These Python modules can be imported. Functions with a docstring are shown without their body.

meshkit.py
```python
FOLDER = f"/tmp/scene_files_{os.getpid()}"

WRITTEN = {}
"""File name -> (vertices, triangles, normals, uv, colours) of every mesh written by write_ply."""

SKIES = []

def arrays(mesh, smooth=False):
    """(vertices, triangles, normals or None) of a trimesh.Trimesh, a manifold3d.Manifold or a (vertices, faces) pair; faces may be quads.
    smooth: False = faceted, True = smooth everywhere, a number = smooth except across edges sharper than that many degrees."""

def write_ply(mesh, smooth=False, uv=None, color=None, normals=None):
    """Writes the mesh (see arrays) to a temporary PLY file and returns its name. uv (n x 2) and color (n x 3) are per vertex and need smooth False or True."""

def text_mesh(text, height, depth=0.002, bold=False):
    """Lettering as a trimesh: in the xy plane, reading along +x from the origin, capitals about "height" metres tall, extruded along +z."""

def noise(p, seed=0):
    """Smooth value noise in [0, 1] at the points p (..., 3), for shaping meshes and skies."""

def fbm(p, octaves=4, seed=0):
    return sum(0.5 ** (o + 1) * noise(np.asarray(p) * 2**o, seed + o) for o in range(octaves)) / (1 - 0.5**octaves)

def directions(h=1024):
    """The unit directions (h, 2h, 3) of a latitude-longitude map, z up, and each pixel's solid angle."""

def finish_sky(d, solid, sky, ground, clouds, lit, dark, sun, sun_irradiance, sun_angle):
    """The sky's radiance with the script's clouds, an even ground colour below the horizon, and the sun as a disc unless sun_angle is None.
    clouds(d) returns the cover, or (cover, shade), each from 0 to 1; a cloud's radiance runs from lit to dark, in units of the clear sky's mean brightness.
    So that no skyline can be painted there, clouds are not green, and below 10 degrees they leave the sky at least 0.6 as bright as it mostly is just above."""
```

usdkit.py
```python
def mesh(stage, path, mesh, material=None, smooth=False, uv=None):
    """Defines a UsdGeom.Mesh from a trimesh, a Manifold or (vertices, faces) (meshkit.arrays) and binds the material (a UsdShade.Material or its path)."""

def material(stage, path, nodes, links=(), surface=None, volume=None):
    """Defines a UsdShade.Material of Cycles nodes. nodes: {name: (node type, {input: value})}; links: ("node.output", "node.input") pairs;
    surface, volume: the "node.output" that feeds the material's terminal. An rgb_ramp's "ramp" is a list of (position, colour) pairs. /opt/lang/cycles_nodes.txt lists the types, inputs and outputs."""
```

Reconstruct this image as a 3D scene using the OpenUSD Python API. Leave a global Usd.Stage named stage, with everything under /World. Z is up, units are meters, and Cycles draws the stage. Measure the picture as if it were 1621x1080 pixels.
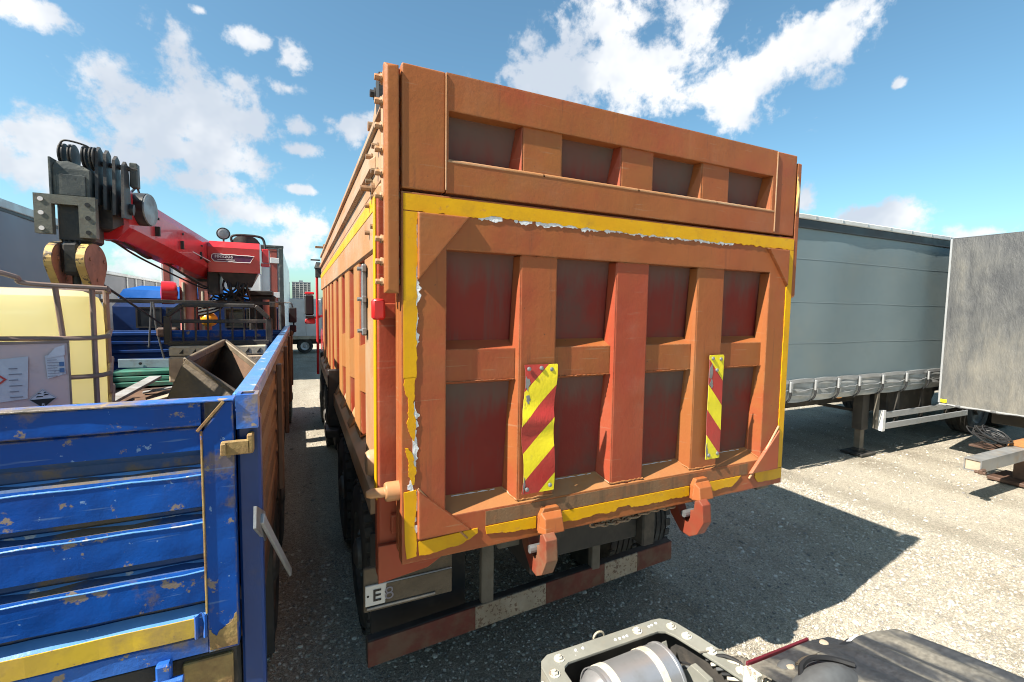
import math, random
import numpy as np
import trimesh
import meshkit, usdkit
from pxr import Usd, UsdGeom, UsdLux, UsdShade, Gf, Sdf, Vt
from shapely.geometry import Polygon, box as sbox, Point
from shapely.ops import unary_union
from shapely import affinity

random.seed(7)
rng = np.random.default_rng(7)

# ------------------------------------------------------------------ camera, sky, sun, exposure
stage = Usd.Stage.CreateInMemory()
UsdGeom.SetStageUpAxis(stage, UsdGeom.Tokens.z)
UsdGeom.SetStageMetersPerUnit(stage, 1.0)
UsdGeom.Xform.Define(stage, '/World')
UsdGeom.Scope.Define(stage, '/World/Looks')

EYE, YAW, PITCH, ROLL = (-1.637, -1.949, 2.35), 0.433, 0.069, 0.015
EXPOSURE = 1.62
SUN_DIR = np.array([-3.0, -0.486, 3.30])        # direction towards the sun
SUN_DIR = SUN_DIR / np.linalg.norm(SUN_DIR)
SUN_POWER, SKY_POWER = 1.25, 0.05

f_ = np.array([math.sin(YAW) * math.cos(PITCH), math.cos(YAW) * math.cos(PITCH), -math.sin(PITCH)])
r0 = np.array([math.cos(YAW), -math.sin(YAW), 0.0])
u0 = np.cross(r0, f_)
r_ = r0 * math.cos(ROLL) + u0 * math.sin(ROLL)
u_ = -r0 * math.sin(ROLL) + u0 * math.cos(ROLL)
cam = UsdGeom.Camera.Define(stage, '/World/camera')
cam.AddTransformOp().Set(Gf.Matrix4d(*r_, 0, *u_, 0, *(-f_), 0, *EYE, 1))
cam.CreateHorizontalApertureAttr(36.0)
cam.CreateVerticalApertureAttr(36.0 * 682 / 1024)
cam.CreateFocalLengthAttr(36.0 * 725.17 / 1621)
cam.CreateClippingRangeAttr(Gf.Vec2f(0.05, 5000))
cam.CreateExposureAttr(EXPOSURE)

az_, el_ = math.atan2(SUN_DIR[0], SUN_DIR[1]), math.asin(SUN_DIR[2])
sun = UsdLux.DistantLight.Define(stage, '/World/sun')
sun.CreateIntensityAttr(SUN_POWER)
sun.CreateAngleAttr(0.53)
sun.CreateNormalizeAttr(True)
sun.CreateColorAttr(Gf.Vec3f(1.0, 0.93, 0.82))
zz = SUN_DIR
xx = np.cross([0, 0, 1], zz); xx /= np.linalg.norm(xx)
yy = np.cross(zz, xx)
sun.AddTransformOp().Set(Gf.Matrix4d(*xx, 0, *yy, 0, *zz, 0, 0, 0, 30, 1))

# clouds: (azimuth, elevation, half width, half height) in radians, azimuth from +y towards +x
CLOUDS = [(-0.371, 0.4, 0.054, 0.016), (-0.281, 0.351, 0.037, 0.026), (-0.215, 0.306, 0.108, 0.065), (-0.143, 0.341, 0.102, 0.052), (-0.085, 0.328, 0.064, 0.035), (-0.185, 0.426, 0.038, 0.024), (-0.077, 0.449, 0.037, 0.016), (-0.013, 0.438, 0.027, 0.024), (-0.016, 0.391, 0.031, 0.014), (0.005, 0.333, 0.03, 0.023), (0.01, 0.296, 0.034, 0.013), (0.097, 0.346, 0.049, 0.03), (-0.359, 0.239, 0.054, 0.043), (-0.334, 0.2, 0.093, 0.054), (-0.174, 0.21, 0.072, 0.023), (-0.078, 0.168, 0.092, 0.029), (0.03, 0.155, 0.026, 0.019), (-0.01, 0.104, 0.032, 0.046), (-0.387, 0.189, 0.04, 0.035), (-0.258, 0.234, 0.087, 0.038), (-0.094, 0.381, 0.026, 0.013), (-0.152, 0.473, 0.019, 0.007), (0.618, 0.538, 0.088, 0.053), (0.543, 0.455, 0.11, 0.045), (0.672, 0.448, 0.169, 0.068), (0.789, 0.511, 0.052, 0.04), (0.828, 0.41, 0.131, 0.058), (0.903, 0.427, 0.102, 0.047), (0.991, 0.455, 0.075, 0.035), (1.035, 0.477, 0.046, 0.021), (0.853, 0.366, 0.066, 0.026), (1.111, 0.362, 0.01, 0.009), (1.096, 0.167, 0.053, 0.018), (1.226, 0.126, 0.057, 0.013), (0.99, 0.211, 0.015, 0.027), (-0.244, 0.065, 0.052, 0.032), (-0.002, 0.222, 0.028, 0.009), (-0.173, 0.261, 0.119, 0.025)]
crng = random.Random(11)
for _ in range(24):                               # the same kind of broken cumulus all round
    a = crng.uniform(1.5, 5.7)
    a = a - 2 * math.pi if a > math.pi else a
    CLOUDS.append((a, crng.uniform(0.1, 0.9), crng.uniform(0.05, 0.17), crng.uniform(0.025, 0.065)))
sky_nodes = {
    'sky': ('sky_texture', {'sky_type': 'single_scattering', 'sun_disc': False, 'sun_elevation': el_, 'sun_rotation': az_, 'air_density': 1.0, 'aerosol_density': 1.25, 'ozone_density': 1.6}),
    'tc': ('texture_coordinate', {}), 'sep': ('separate_xyz', {}),
    'az': ('math', {'math_type': 'arctan2'}), 'el': ('math', {'math_type': 'arcsine'}), 'ae': ('combine_xyz', {'z': 0.0}),
    'n1': ('noise_texture', {'scale': 11.0, 'detail': 11.0, 'roughness': 0.62, 'distortion': 0.15}),
    'n5': ('noise_texture', {'scale': 42.0, 'detail': 6.0, 'roughness': 0.6}), 'nm5': ('math', {'math_type': 'multiply_add', 'value2': 1.5, 'value3': -0.75}), 'd5': ('math', {'math_type': 'add'}),
    'n4': ('noise_texture', {'scale': 3.2, 'detail': 4.0, 'roughness': 0.5}), 'nm4': ('math', {'math_type': 'multiply_add', 'value2': 2.2}),
    'n2': ('noise_texture', {'scale': 4.0, 'detail': 5.0, 'roughness': 0.55}),
    'nm': ('math', {'math_type': 'multiply_add', 'value2': 4.2, 'value3': -3.22}),
    'dsum': ('math', {'math_type': 'add'}),
    'cov': ('map_range', {'range_type': 'smoothstep', 'from_min': 1.22, 'from_max': 0.40, 'to_min': 0.0, 'to_max': 0.98, 'clamp': True}),
    'sh': ('map_range', {'range_type': 'smoothstep', 'from_min': 0.40, 'from_max': 0.62, 'to_min': 0.0, 'to_max': 1.0, 'clamp': True}),
    'ccol': ('mix', {'color1': (7.0, 7.1, 7.2), 'color2': (4.3, 4.8, 5.5)}),
    'tint': ('mix', {'mix_type': 'multiply', 'fac': 1.0, 'color2': (0.96, 1.32, 1.27)}),
    'mix': ('mix', {}),
    'bg': ('background_shader', {'strength': SKY_POWER}),
}
sky_links = [('tc.generated', 'sep.vector'), ('sep.x', 'az.value1'), ('sep.y', 'az.value2'), ('sep.z', 'el.value1'), ('az.value', 'ae.x'), ('el.value', 'ae.y'),
             ('tc.generated', 'n1.vector'), ('tc.generated', 'n2.vector'), ('n1.fac', 'nm.value1'), ('nm.value', 'nm4.value3'), ('tc.generated', 'n4.vector'), ('n4.fac', 'nm4.value1'), ('tc.generated', 'n5.vector'), ('n5.fac', 'nm5.value1'), ('nm5.value', 'd5.value1'), ('nm4.value', 'd5.value2'), ('d5.value', 'dsum.value2'),
             ('dsum.value', 'cov.value'), ('n2.fac', 'sh.value'), ('sh.result', 'ccol.fac'),
             ('sky.color', 'tint.color1'), ('tint.color', 'mix.color1'), ('ccol.color', 'mix.color2'), ('cov.result', 'mix.fac'), ('mix.color', 'bg.color')]
last = None
for i, (a, e, w, h) in enumerate(CLOUDS):
    sky_nodes[f'b{i}'] = ('vector_math', {'math_type': 'multiply_add', 'vector2': (1 / w, 1 / h, 0), 'vector3': (-a / w, -e / h, 0)})
    sky_nodes[f'l{i}'] = ('vector_math', {'math_type': 'length'})
    sky_links += [('ae.vector', f'b{i}.vector1'), (f'b{i}.vector', f'l{i}.vector1')]
    if last is None:
        last = f'l{i}.value'
    else:
        sky_nodes[f'm{i}'] = ('math', {'math_type': 'smoothmin', 'value3': 0.35})
        sky_links += [(last, f'm{i}.value1'), (f'l{i}.value', f'm{i}.value2')]
        last = f'm{i}.value'
sky_links.append((last, 'dsum.value1'))
sky_mat = usdkit.material(stage, '/World/Looks/sky_air', sky_nodes, sky_links, surface='bg.background')
dome = UsdLux.DomeLight.Define(stage, '/World/sky')
UsdShade.MaterialBindingAPI.Apply(dome.GetPrim()).Bind(sky_mat)
dome.GetPrim().SetCustomDataByKey('kind', 'structure')

# ------------------------------------------------------------------ materials
M = {}


def paint(name, c1, c2=None, scale=1.5, rough=0.5, dirt=None, streak=None, chips=None, bump=0.15, bscale=45.0, metal=0.0, stretch=(1, 1, 1), lo=0.38, hi=0.62, coat=0.0, spec=0.35, edge=None, wav=None, scratch=None, bands=None):
    """dirt, streak, chips: (colour, scale, from, to, amount); streak runs down, chips have hard edges."""
    k8 = lambda c: tuple(0.79 * x for x in c)
    c1, c2 = k8(c1), k8(c2 or c1)
    n = {'g': ('geometry', {}), 'mp': ('mapping', {'scale': stretch}), 'n1': ('noise_texture', {'scale': scale, 'detail': 6.0, 'roughness': 0.6}),
         'r1': ('rgb_ramp', {'ramp': [(lo, c1), (hi, c2 or c1)]}), 'p': ('principled_bsdf', {'roughness': rough, 'metallic': metal, 'coat_weight': coat, 'specular_ior_level': spec}),
         'nb': ('noise_texture', {'scale': bscale, 'detail': 4.0, 'roughness': 0.6}), 'bp': ('bump', {'strength': bump, 'distance': 0.01}),
         'rr': ('map_range', {'from_min': 0.3, 'from_max': 0.7, 'to_min': max(0.05, rough - 0.12), 'to_max': min(1, rough + 0.15), 'clamp': True})}
    l = [('g.position', 'mp.vector'), ('mp.vector', 'n1.vector'), ('n1.fac', 'r1.fac'), ('g.position', 'nb.vector'), ('nb.fac', 'bp.height'), ('bp.normal', 'p.normal'), ('n1.fac', 'rr.value'), ('rr.result', 'p.roughness')]
    col = 'r1.color'
    for k, spec_ in (('d', dirt), ('s', streak), ('c', chips)):
        for j, s in enumerate([] if spec_ is None else (spec_ if isinstance(spec_, list) else [spec_])):
            c, sc, a, b, amt = s
            c = k8(c)
            q = f'{k}{j}'
            n[q + 'm'] = ('mapping', {'scale': (1, 1, 0.07) if k == 's' else (1, 1, 1), 'location': (3.1 * j + 1.7, 0.4, 2.2 * j)})
            n[q + 'n'] = ('noise_texture', {'scale': sc, 'detail': 7.0 if k != 'c' else 5.0, 'roughness': 0.65})
            n[q + 'r'] = ('map_range', {'range_type': 'smoothstep', 'from_min': a, 'from_max': b, 'to_min': 0.0, 'to_max': amt, 'clamp': True})
            n[q + 'x'] = ('mix', {'color2': c})
            l += [('g.position', q + 'm.vector'), (q + 'm.vector', q + 'n.vector'), (q + 'n.fac', q + 'r.value'), (q + 'r.result', q + 'x.fac'), (col, q + 'x.color1')]
            col = q + 'x.color'
    if bands:               # dust lying in level bands: (colour, [(z from, z full, z end)])
        n.update({'gz': ('separate_xyz', {}), 'gn': ('noise_texture', {'scale': 9.0, 'detail': 6.0, 'roughness': 0.65}), 'gj': ('math', {'math_type': 'multiply_add', 'value2': 0.30, 'value3': -0.15}), 'ga': ('math', {'math_type': 'add'}), 'gm': ('mapping', {'scale': (1.6, 1, 0.35)})})
        l += [('g.position', 'gz.vector'), ('g.position', 'gm.vector'), ('gm.vector', 'gn.vector'), ('gn.fac', 'gj.value1'), ('gj.value', 'ga.value1'), ('gz.z', 'ga.value2')]
        for j, (za, zb, zc) in enumerate(bands[1]):
            q = f'z{j}'
            n.update({q + 'u': ('map_range', {'range_type': 'smoothstep', 'from_min': za, 'from_max': zb, 'to_min': 0.0, 'to_max': 0.68, 'clamp': True}), q + 'c': ('math', {'math_type': 'less_than', 'value2': zc}), q + 'p': ('math', {'math_type': 'multiply'}), q + 'x': ('mix', {'color2': k8(bands[0])})})
            l += [('ga.value', q + 'u.value'), ('gz.z', q + 'c.value1'), (q + 'u.result', q + 'p.value1'), (q + 'c.value', q + 'p.value2'), (q + 'p.value', q + 'x.fac'), (col, q + 'x.color1')]
            col = q + 'x.color'
    if edge:                # paint rubbed off along edges
        c, rad, amt = edge
        c = k8(c)
        n.update({'bv': ('bevel', {'samples': 4, 'radius': rad}), 'bd': ('vector_math', {'math_type': 'dot_product'}), 'br': ('map_range', {'range_type': 'smoothstep', 'from_min': 0.985, 'from_max': 0.86, 'to_min': 0.0, 'to_max': 1.0, 'clamp': True}),
                  'be': ('noise_texture', {'scale': 17.0, 'detail': 6.0, 'roughness': 0.7}), 'bm': ('map_range', {'range_type': 'smoothstep', 'from_min': 0.40, 'from_max': 0.60, 'to_min': 0.0, 'to_max': amt, 'clamp': True}), 'bx': ('math', {'math_type': 'multiply'}), 'ex': ('mix', {'color2': c})})
        l += [('bv.bevel', 'bd.vector1'), ('g.true_normal', 'bd.vector2'), ('bd.value', 'br.value'), ('g.position', 'be.vector'), ('be.fac', 'bm.value'), ('br.result', 'bx.value1'), ('bm.result', 'bx.value2'), ('bx.value', 'ex.fac'), (col, 'ex.color1'), ('bv.bevel', 'bp.normal')]
        col = 'ex.color'
    if scratch:             # fine scratches in two slanting directions
        for j, (rx, st) in enumerate(((0.5, (3, 3, 70)), (-0.9, (4, 4, 60)))):
            q = f'q{j}'
            n.update({q + 'm': ('mapping', {'rotation': (0, rx, 0), 'scale': st}), q + 'n': ('noise_texture', {'scale': 1.0, 'detail': 3.0, 'roughness': 0.5}), q + 'r': ('map_range', {'range_type': 'smoothstep', 'from_min': 0.66, 'from_max': 0.72, 'to_min': 0.0, 'to_max': 0.55, 'clamp': True}), q + 'x': ('mix', {'color2': k8(scratch)})})
            l += [('g.position', q + 'm.vector'), (q + 'm.vector', q + 'n.vector'), (q + 'n.fac', q + 'r.value'), (q + 'r.result', q + 'x.fac'), (col, q + 'x.color1')]
            col = q + 'x.color'
    if wav:                 # sheet metal that is not quite flat
        n.update({'wn': ('noise_texture', {'scale': wav[0], 'detail': 2.0}), 'wb': ('bump', {'strength': wav[1], 'distance': 0.05})})
        l += [('g.position', 'wn.vector'), ('wn.fac', 'wb.height'), ('bp.normal', 'wb.normal')]
        l = [x for x in l if x != ('bp.normal', 'p.normal')] + [('wb.normal', 'p.normal')]
    l.append((col, 'p.base_color'))
    M[name] = usdkit.material(stage, '/World/Looks/' + name, n, l, surface='p.BSDF')
    return M[name]


DUST = (0.30, 0.25, 0.19)
paint('orange_faded', (0.305, 0.110, 0.029), (0.315, 0.085, 0.027), scale=0.9, rough=0.45, dirt=[((0.320, 0.060, 0.026), 0.6, 0.44, 0.60, 0.88), (DUST, 2.2, 0.50, 0.8, 0.15)], streak=[((0.25, 0.070, 0.026), 7, 0.52, 0.74, 0.35), ((0.38, 0.17, 0.07), 11, 0.55, 0.8, 0.25), ((0.14, 0.055, 0.03), 26, 0.58, 0.74, 0.5)], chips=((0.11, 0.05, 0.03), 38, 0.69, 0.72, 0.8), bump=0.10, spec=0.25, edge=((0.42, 0.21, 0.10), 0.010, 0.75), wav=(2.2, 0.22), scratch=(0.33, 0.17, 0.09))
paint('orange_red', (0.325, 0.047, 0.024), (0.325, 0.072, 0.028), scale=1.3, spec=0.25, edge=((0.42, 0.17, 0.09), 0.010, 0.7), wav=(2.2, 0.22), scratch=(0.33, 0.13, 0.08), rough=0.42, dirt=(DUST, 2.5, 0.5, 0.8, 0.25), streak=((0.25, 0.08, 0.04), 8, 0.52, 0.75, 0.4), chips=((0.16, 0.07, 0.04), 30, 0.69, 0.72, 0.8), bump=0.10)
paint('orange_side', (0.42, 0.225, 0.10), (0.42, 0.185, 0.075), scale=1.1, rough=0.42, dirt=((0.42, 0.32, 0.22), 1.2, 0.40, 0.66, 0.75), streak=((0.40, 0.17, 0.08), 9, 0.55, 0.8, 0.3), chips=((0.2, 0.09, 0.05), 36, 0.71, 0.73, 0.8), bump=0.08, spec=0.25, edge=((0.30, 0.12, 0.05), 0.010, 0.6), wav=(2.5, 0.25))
paint('orange_ledge', (0.36, 0.165, 0.058), (0.34, 0.13, 0.048), scale=2, rough=0.45, spec=0.25, dirt=((0.32, 0.2, 0.11), 3, 0.5, 0.7, 0.5), bump=0.1)
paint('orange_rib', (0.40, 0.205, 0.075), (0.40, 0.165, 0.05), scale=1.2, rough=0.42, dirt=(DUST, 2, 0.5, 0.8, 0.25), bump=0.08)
paint('orange_muddy', (0.27, 0.095, 0.028), (0.27, 0.080, 0.026), scale=1.5, rough=0.55, dirt=((0.17, 0.11, 0.06), 2.5, 0.35, 0.6, 0.85), streak=((0.10, 0.06, 0.033), 14, 0.45, 0.65, 0.7), bump=0.15)
paint('recess_red', (0.175, 0.015, 0.012), (0.20, 0.024, 0.015), scale=1.6, bands=((0.105, 0.078, 0.062), [(2.40, 2.60, 2.8), (1.82, 2.00, 2.1), (2.90, 3.12, 3.5)]), rough=0.5, spec=0.2, dirt=[((0.075, 0.055, 0.045), 1.6, 0.46, 0.68, 0.75)], streak=((0.09, 0.06, 0.048), 16, 0.52, 0.72, 0.5), bump=0.1)
paint('tape_yellow', (0.66, 0.36, 0.004), (0.62, 0.31, 0.005), scale=4, rough=0.42, spec=0.2, dirt=[((0.36, 0.19, 0.02), 6, 0.52, 0.76, 0.6), ((0.42, 0.2, 0.05), 30, 0.60, 0.68, 0.5)], bump=0.08, bscale=18)
paint('flake_white', (0.75, 0.76, 0.78), (0.55, 0.56, 0.58), scale=25, rough=0.4, bump=0.5)
paint('sign_yellow', (0.82, 0.70, 0.02), (0.76, 0.62, 0.02), scale=6, rough=0.4, dirt=((0.35, 0.28, 0.08), 9, 0.58, 0.75, 0.6), bump=0.15)
paint('sign_red', (0.45, 0.035, 0.03), (0.38, 0.04, 0.03), scale=6, rough=0.4, dirt=((0.35, 0.18, 0.12), 9, 0.6, 0.75, 0.5), bump=0.15)
paint('black_rubber', (0.018, 0.018, 0.019), (0.035, 0.034, 0.034), scale=5, rough=0.75, dirt=((0.12, 0.105, 0.085), 6, 0.5, 0.8, 0.4), bump=0.2)
paint('tyre_rubber', (0.022, 0.022, 0.023), (0.05, 0.047, 0.043), scale=4, rough=0.8, dirt=((0.17, 0.15, 0.12), 5, 0.48, 0.75, 0.5), bump=0.2)
paint('rim_steel', (0.16, 0.15, 0.14), (0.08, 0.075, 0.07), scale=6, rough=0.6, metal=0.3, dirt=((0.12, 0.07, 0.04), 8, 0.5, 0.7, 0.6))
paint('chassis_dark', (0.03, 0.029, 0.028), (0.065, 0.058, 0.05), scale=3, rough=0.7, dirt=((0.14, 0.115, 0.09), 4, 0.5, 0.75, 0.6), bump=0.25)
paint('chassis_pale', (0.155, 0.14, 0.113), (0.11, 0.097, 0.078), scale=5, rough=0.7, dirt=((0.10, 0.07, 0.05), 7, 0.52, 0.72, 0.7), bump=0.3)
paint('bumper_red', (0.11, 0.021, 0.016), (0.085, 0.022, 0.016), scale=5, rough=0.6, dirt=((0.11, 0.07, 0.048), 7, 0.42, 0.66, 0.8), bump=0.2)
paint('bumper_white', (0.30, 0.28, 0.23), (0.22, 0.19, 0.145), scale=6, rough=0.6, chips=[((0.10, 0.06, 0.04), 40, 0.54, 0.60, 0.85)], dirt=((0.28, 0.22, 0.15), 7, 0.45, 0.7, 0.6), bump=0.2)
paint('plate_white', (0.62, 0.62, 0.60), rough=0.45, bump=0.05)
paint('plate_mud', (0.105, 0.083, 0.058), (0.145, 0.115, 0.083), scale=9, rough=0.9, bump=0.5, bscale=60)
paint('ink_black', (0.015, 0.015, 0.016), rough=0.5, bump=0.0)
paint('steel_bolt', (0.22, 0.16, 0.10), (0.36, 0.20, 0.11), scale=20, rough=0.5, metal=0.4)
paint('steel_grey', (0.30, 0.31, 0.32), (0.20, 0.205, 0.21), scale=6, rough=0.45, metal=0.6, dirt=((0.2, 0.15, 0.1), 9, 0.55, 0.75, 0.5))
paint('dull_red', (0.23, 0.035, 0.02), (0.2, 0.05, 0.025), scale=3, rough=0.5, spec=0.25, dirt=((0.18, 0.12, 0.07), 3, 0.46, 0.66, 0.75), edge=((0.33, 0.14, 0.08), 0.01, 0.7))
paint('lens_red', (0.55, 0.02, 0.02), (0.42, 0.02, 0.02), scale=5, rough=0.25, bump=0.02)
paint('lens_amber', (0.9, 0.35, 0.02), rough=0.25, bump=0.02)
paint('blue_deep_shade', (0.006, 0.030, 0.13), (0.010, 0.045, 0.18), scale=2, rough=0.4, spec=0.3, dirt=((0.06, 0.05, 0.045), 4, 0.52, 0.7, 0.5), bump=0.1)  # deep blue; shade painted in on cab rear and head board
paint('blue_grime', (0.008, 0.052, 0.20), (0.020, 0.055, 0.14), scale=3, rough=0.6, dirt=((0.115, 0.088, 0.055), 5, 0.50, 0.62, 0.85), bump=0.2)
paint('blue_highlight', (0.10, 0.26, 0.55), (0.06, 0.20, 0.50), scale=4, rough=0.3, chips=((0.5, 0.52, 0.52), 9, 0.60, 0.64, 0.8), bump=0.1)  # sun highlight painted as pale blue, with worn chips
paint('blue_paint', (0.001, 0.048, 0.27), (0.002, 0.066, 0.33), scale=1.6, rough=0.40, spec=0.14, edge=((0.30, 0.22, 0.13), 0.010, 0.95), wav=(4.0, 0.45), scratch=(0.10, 0.18, 0.36), dirt=[((0.012, 0.045, 0.15), 2.0, 0.48, 0.75, 0.6), ((0.17, 0.125, 0.075), 4.0, 0.60, 0.69, 0.75)], chips=[((0.24, 0.185, 0.115), 12.5, 0.610, 0.650, 0.85), ((0.22, 0.34, 0.52), 22, 0.65, 0.68, 0.7), ((0.08, 0.05, 0.035), 12, 0.70, 0.72, 0.9)], streak=((0.02, 0.04, 0.13), 8, 0.55, 0.78, 0.5), bump=0.12)
paint('blue_worn', (0.012, 0.085, 0.38), (0.03, 0.14, 0.5), scale=3, rough=0.4, dirt=[((0.24, 0.18, 0.11), 4.5, 0.48, 0.62, 0.9), ((0.06, 0.06, 0.06), 4, 0.55, 0.7, 0.7)], chips=((0.35, 0.25, 0.14), 16, 0.62, 0.65, 0.9), bump=0.2)
paint('blue_dirty', (0.02, 0.045, 0.13), (0.05, 0.07, 0.11), scale=2.5, rough=0.5, dirt=[((0.16, 0.125, 0.085), 3.5, 0.46, 0.62, 0.85)], chips=((0.28, 0.2, 0.12), 12, 0.64, 0.67, 0.9), bump=0.15)
paint('cab_blue', (0.008, 0.085, 0.34), (0.010, 0.11, 0.42), scale=2, rough=0.3, dirt=((0.10, 0.13, 0.2), 3, 0.55, 0.8, 0.3), bump=0.03)
paint('old_yellow', (0.62, 0.42, 0.035), (0.50, 0.33, 0.05), scale=4, rough=0.5, dirt=((0.26, 0.18, 0.08), 5, 0.48, 0.7, 0.75), chips=((0.25, 0.17, 0.09), 18, 0.64, 0.67, 0.9), bump=0.05)
paint('rust_yellow', (0.34, 0.235, 0.085), (0.21, 0.115, 0.05), scale=9, rough=0.7, chips=((0.02, 0.10, 0.4), 18, 0.66, 0.68, 0.8), bump=0.35)
paint('rust_brown', (0.065, 0.036, 0.026), (0.12, 0.07, 0.048), scale=4, rough=0.55, dirt=((0.08, 0.045, 0.03), 6, 0.45, 0.7, 0.7), stretch=(1, 1, 1), bump=0.4, bscale=30)
paint('bucket_steel', (0.10, 0.082, 0.062), (0.20, 0.155, 0.105), scale=4, rough=0.55, metal=0.25, dirt=[((0.32, 0.25, 0.16), 3, 0.55, 0.75, 0.7), ((0.20, 0.085, 0.035), 4, 0.58, 0.7, 0.8)], streak=((0.06, 0.045, 0.035), 14, 0.5, 0.7, 0.7), bump=0.4, bscale=30)
paint('bucket_inside', (0.085, 0.045, 0.028), (0.15, 0.085, 0.05), scale=4, rough=0.7, bump=0.4, bscale=30)
paint('plank_wood', (0.42, 0.34, 0.25), (0.30, 0.235, 0.17), scale=5, rough=0.8, streak=((0.2, 0.14, 0.09), 10, 0.5, 0.7, 0.5), bump=0.3)
paint('plank_grey', (0.30, 0.30, 0.30), (0.21, 0.21, 0.205), scale=5, rough=0.75, dirt=((0.15, 0.11, 0.08), 6, 0.5, 0.7, 0.6), bump=0.3)
paint('scrap_green', (0.035, 0.14, 0.10), (0.05, 0.19, 0.14), scale=5, rough=0.5, dirt=((0.15, 0.13, 0.1), 6, 0.5, 0.7, 0.6))
paint('channel_blue', (0.28, 0.36, 0.42), (0.22, 0.29, 0.35), scale=4, rough=0.45, metal=0.2, dirt=((0.18, 0.15, 0.12), 6, 0.5, 0.7, 0.5))
paint('beige_metal', (0.46, 0.42, 0.33), (0.36, 0.32, 0.24), scale=5, rough=0.6, dirt=((0.2, 0.14, 0.09), 7, 0.52, 0.7, 0.6))
paint('frame_black', (0.022, 0.021, 0.021), (0.045, 0.04, 0.038), scale=6, rough=0.5, dirt=((0.13, 0.09, 0.07), 8, 0.52, 0.7, 0.5))
paint('crane_red', (0.58, 0.022, 0.028), (0.50, 0.030, 0.035), scale=1.5, rough=0.25, dirt=((0.40, 0.13, 0.12), 2.5, 0.52, 0.75, 0.4), bump=0.05, coat=0.3)
paint('crane_pink', (0.55, 0.22, 0.20), (0.45, 0.15, 0.13), scale=3, rough=0.4, dirt=((0.30, 0.2, 0.16), 5, 0.5, 0.7, 0.5))
paint('crane_grey', (0.05, 0.058, 0.058), (0.08, 0.09, 0.088), scale=5, rough=0.5, metal=0.2, dirt=((0.25, 0.24, 0.2), 7, 0.5, 0.72, 0.6), chips=((0.03, 0.03, 0.03), 18, 0.62, 0.66, 0.8), bump=0.2)
paint('crane_greenish', (0.15, 0.15, 0.125), (0.105, 0.105, 0.09), scale=6, rough=0.5, metal=0.1, dirt=((0.10, 0.08, 0.06), 8, 0.5, 0.7, 0.6), bump=0.2)
paint('crane_black', (0.018, 0.018, 0.019), (0.05, 0.045, 0.042), scale=6, rough=0.45, dirt=((0.14, 0.12, 0.1), 8, 0.55, 0.75, 0.5))
paint('hook_yellow', (0.55, 0.38, 0.13), (0.45, 0.29, 0.10), scale=6, rough=0.5, chips=((0.08, 0.06, 0.05), 14, 0.58, 0.62, 0.9))
paint('hook_brown', (0.34, 0.15, 0.10), (0.25, 0.12, 0.085), scale=5, rough=0.5, chips=((0.10, 0.06, 0.05), 14, 0.62, 0.66, 0.8))
paint('decal_dark', (0.10, 0.02, 0.09), (0.16, 0.05, 0.07), scale=9, rough=0.4, bump=0)
paint('decal_silver', (0.75, 0.72, 0.72), rough=0.4, bump=0)
paint('cage_steel', (0.27, 0.195, 0.165), (0.21, 0.145, 0.12), scale=5, rough=0.5, metal=0.25, dirt=((0.22, 0.13, 0.09), 8, 0.52, 0.72, 0.6), bump=0.1)
paint('ibc_panel', (0.66, 0.45, 0.40), (0.50, 0.40, 0.42), scale=2.5, rough=0.45, dirt=((0.30, 0.22, 0.19), 5, 0.5, 0.72, 0.5), bump=0.08)
paint('paper', (0.62, 0.61, 0.66), (0.50, 0.49, 0.54), scale=8, rough=0.6, bump=0.2, bscale=20)
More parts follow.
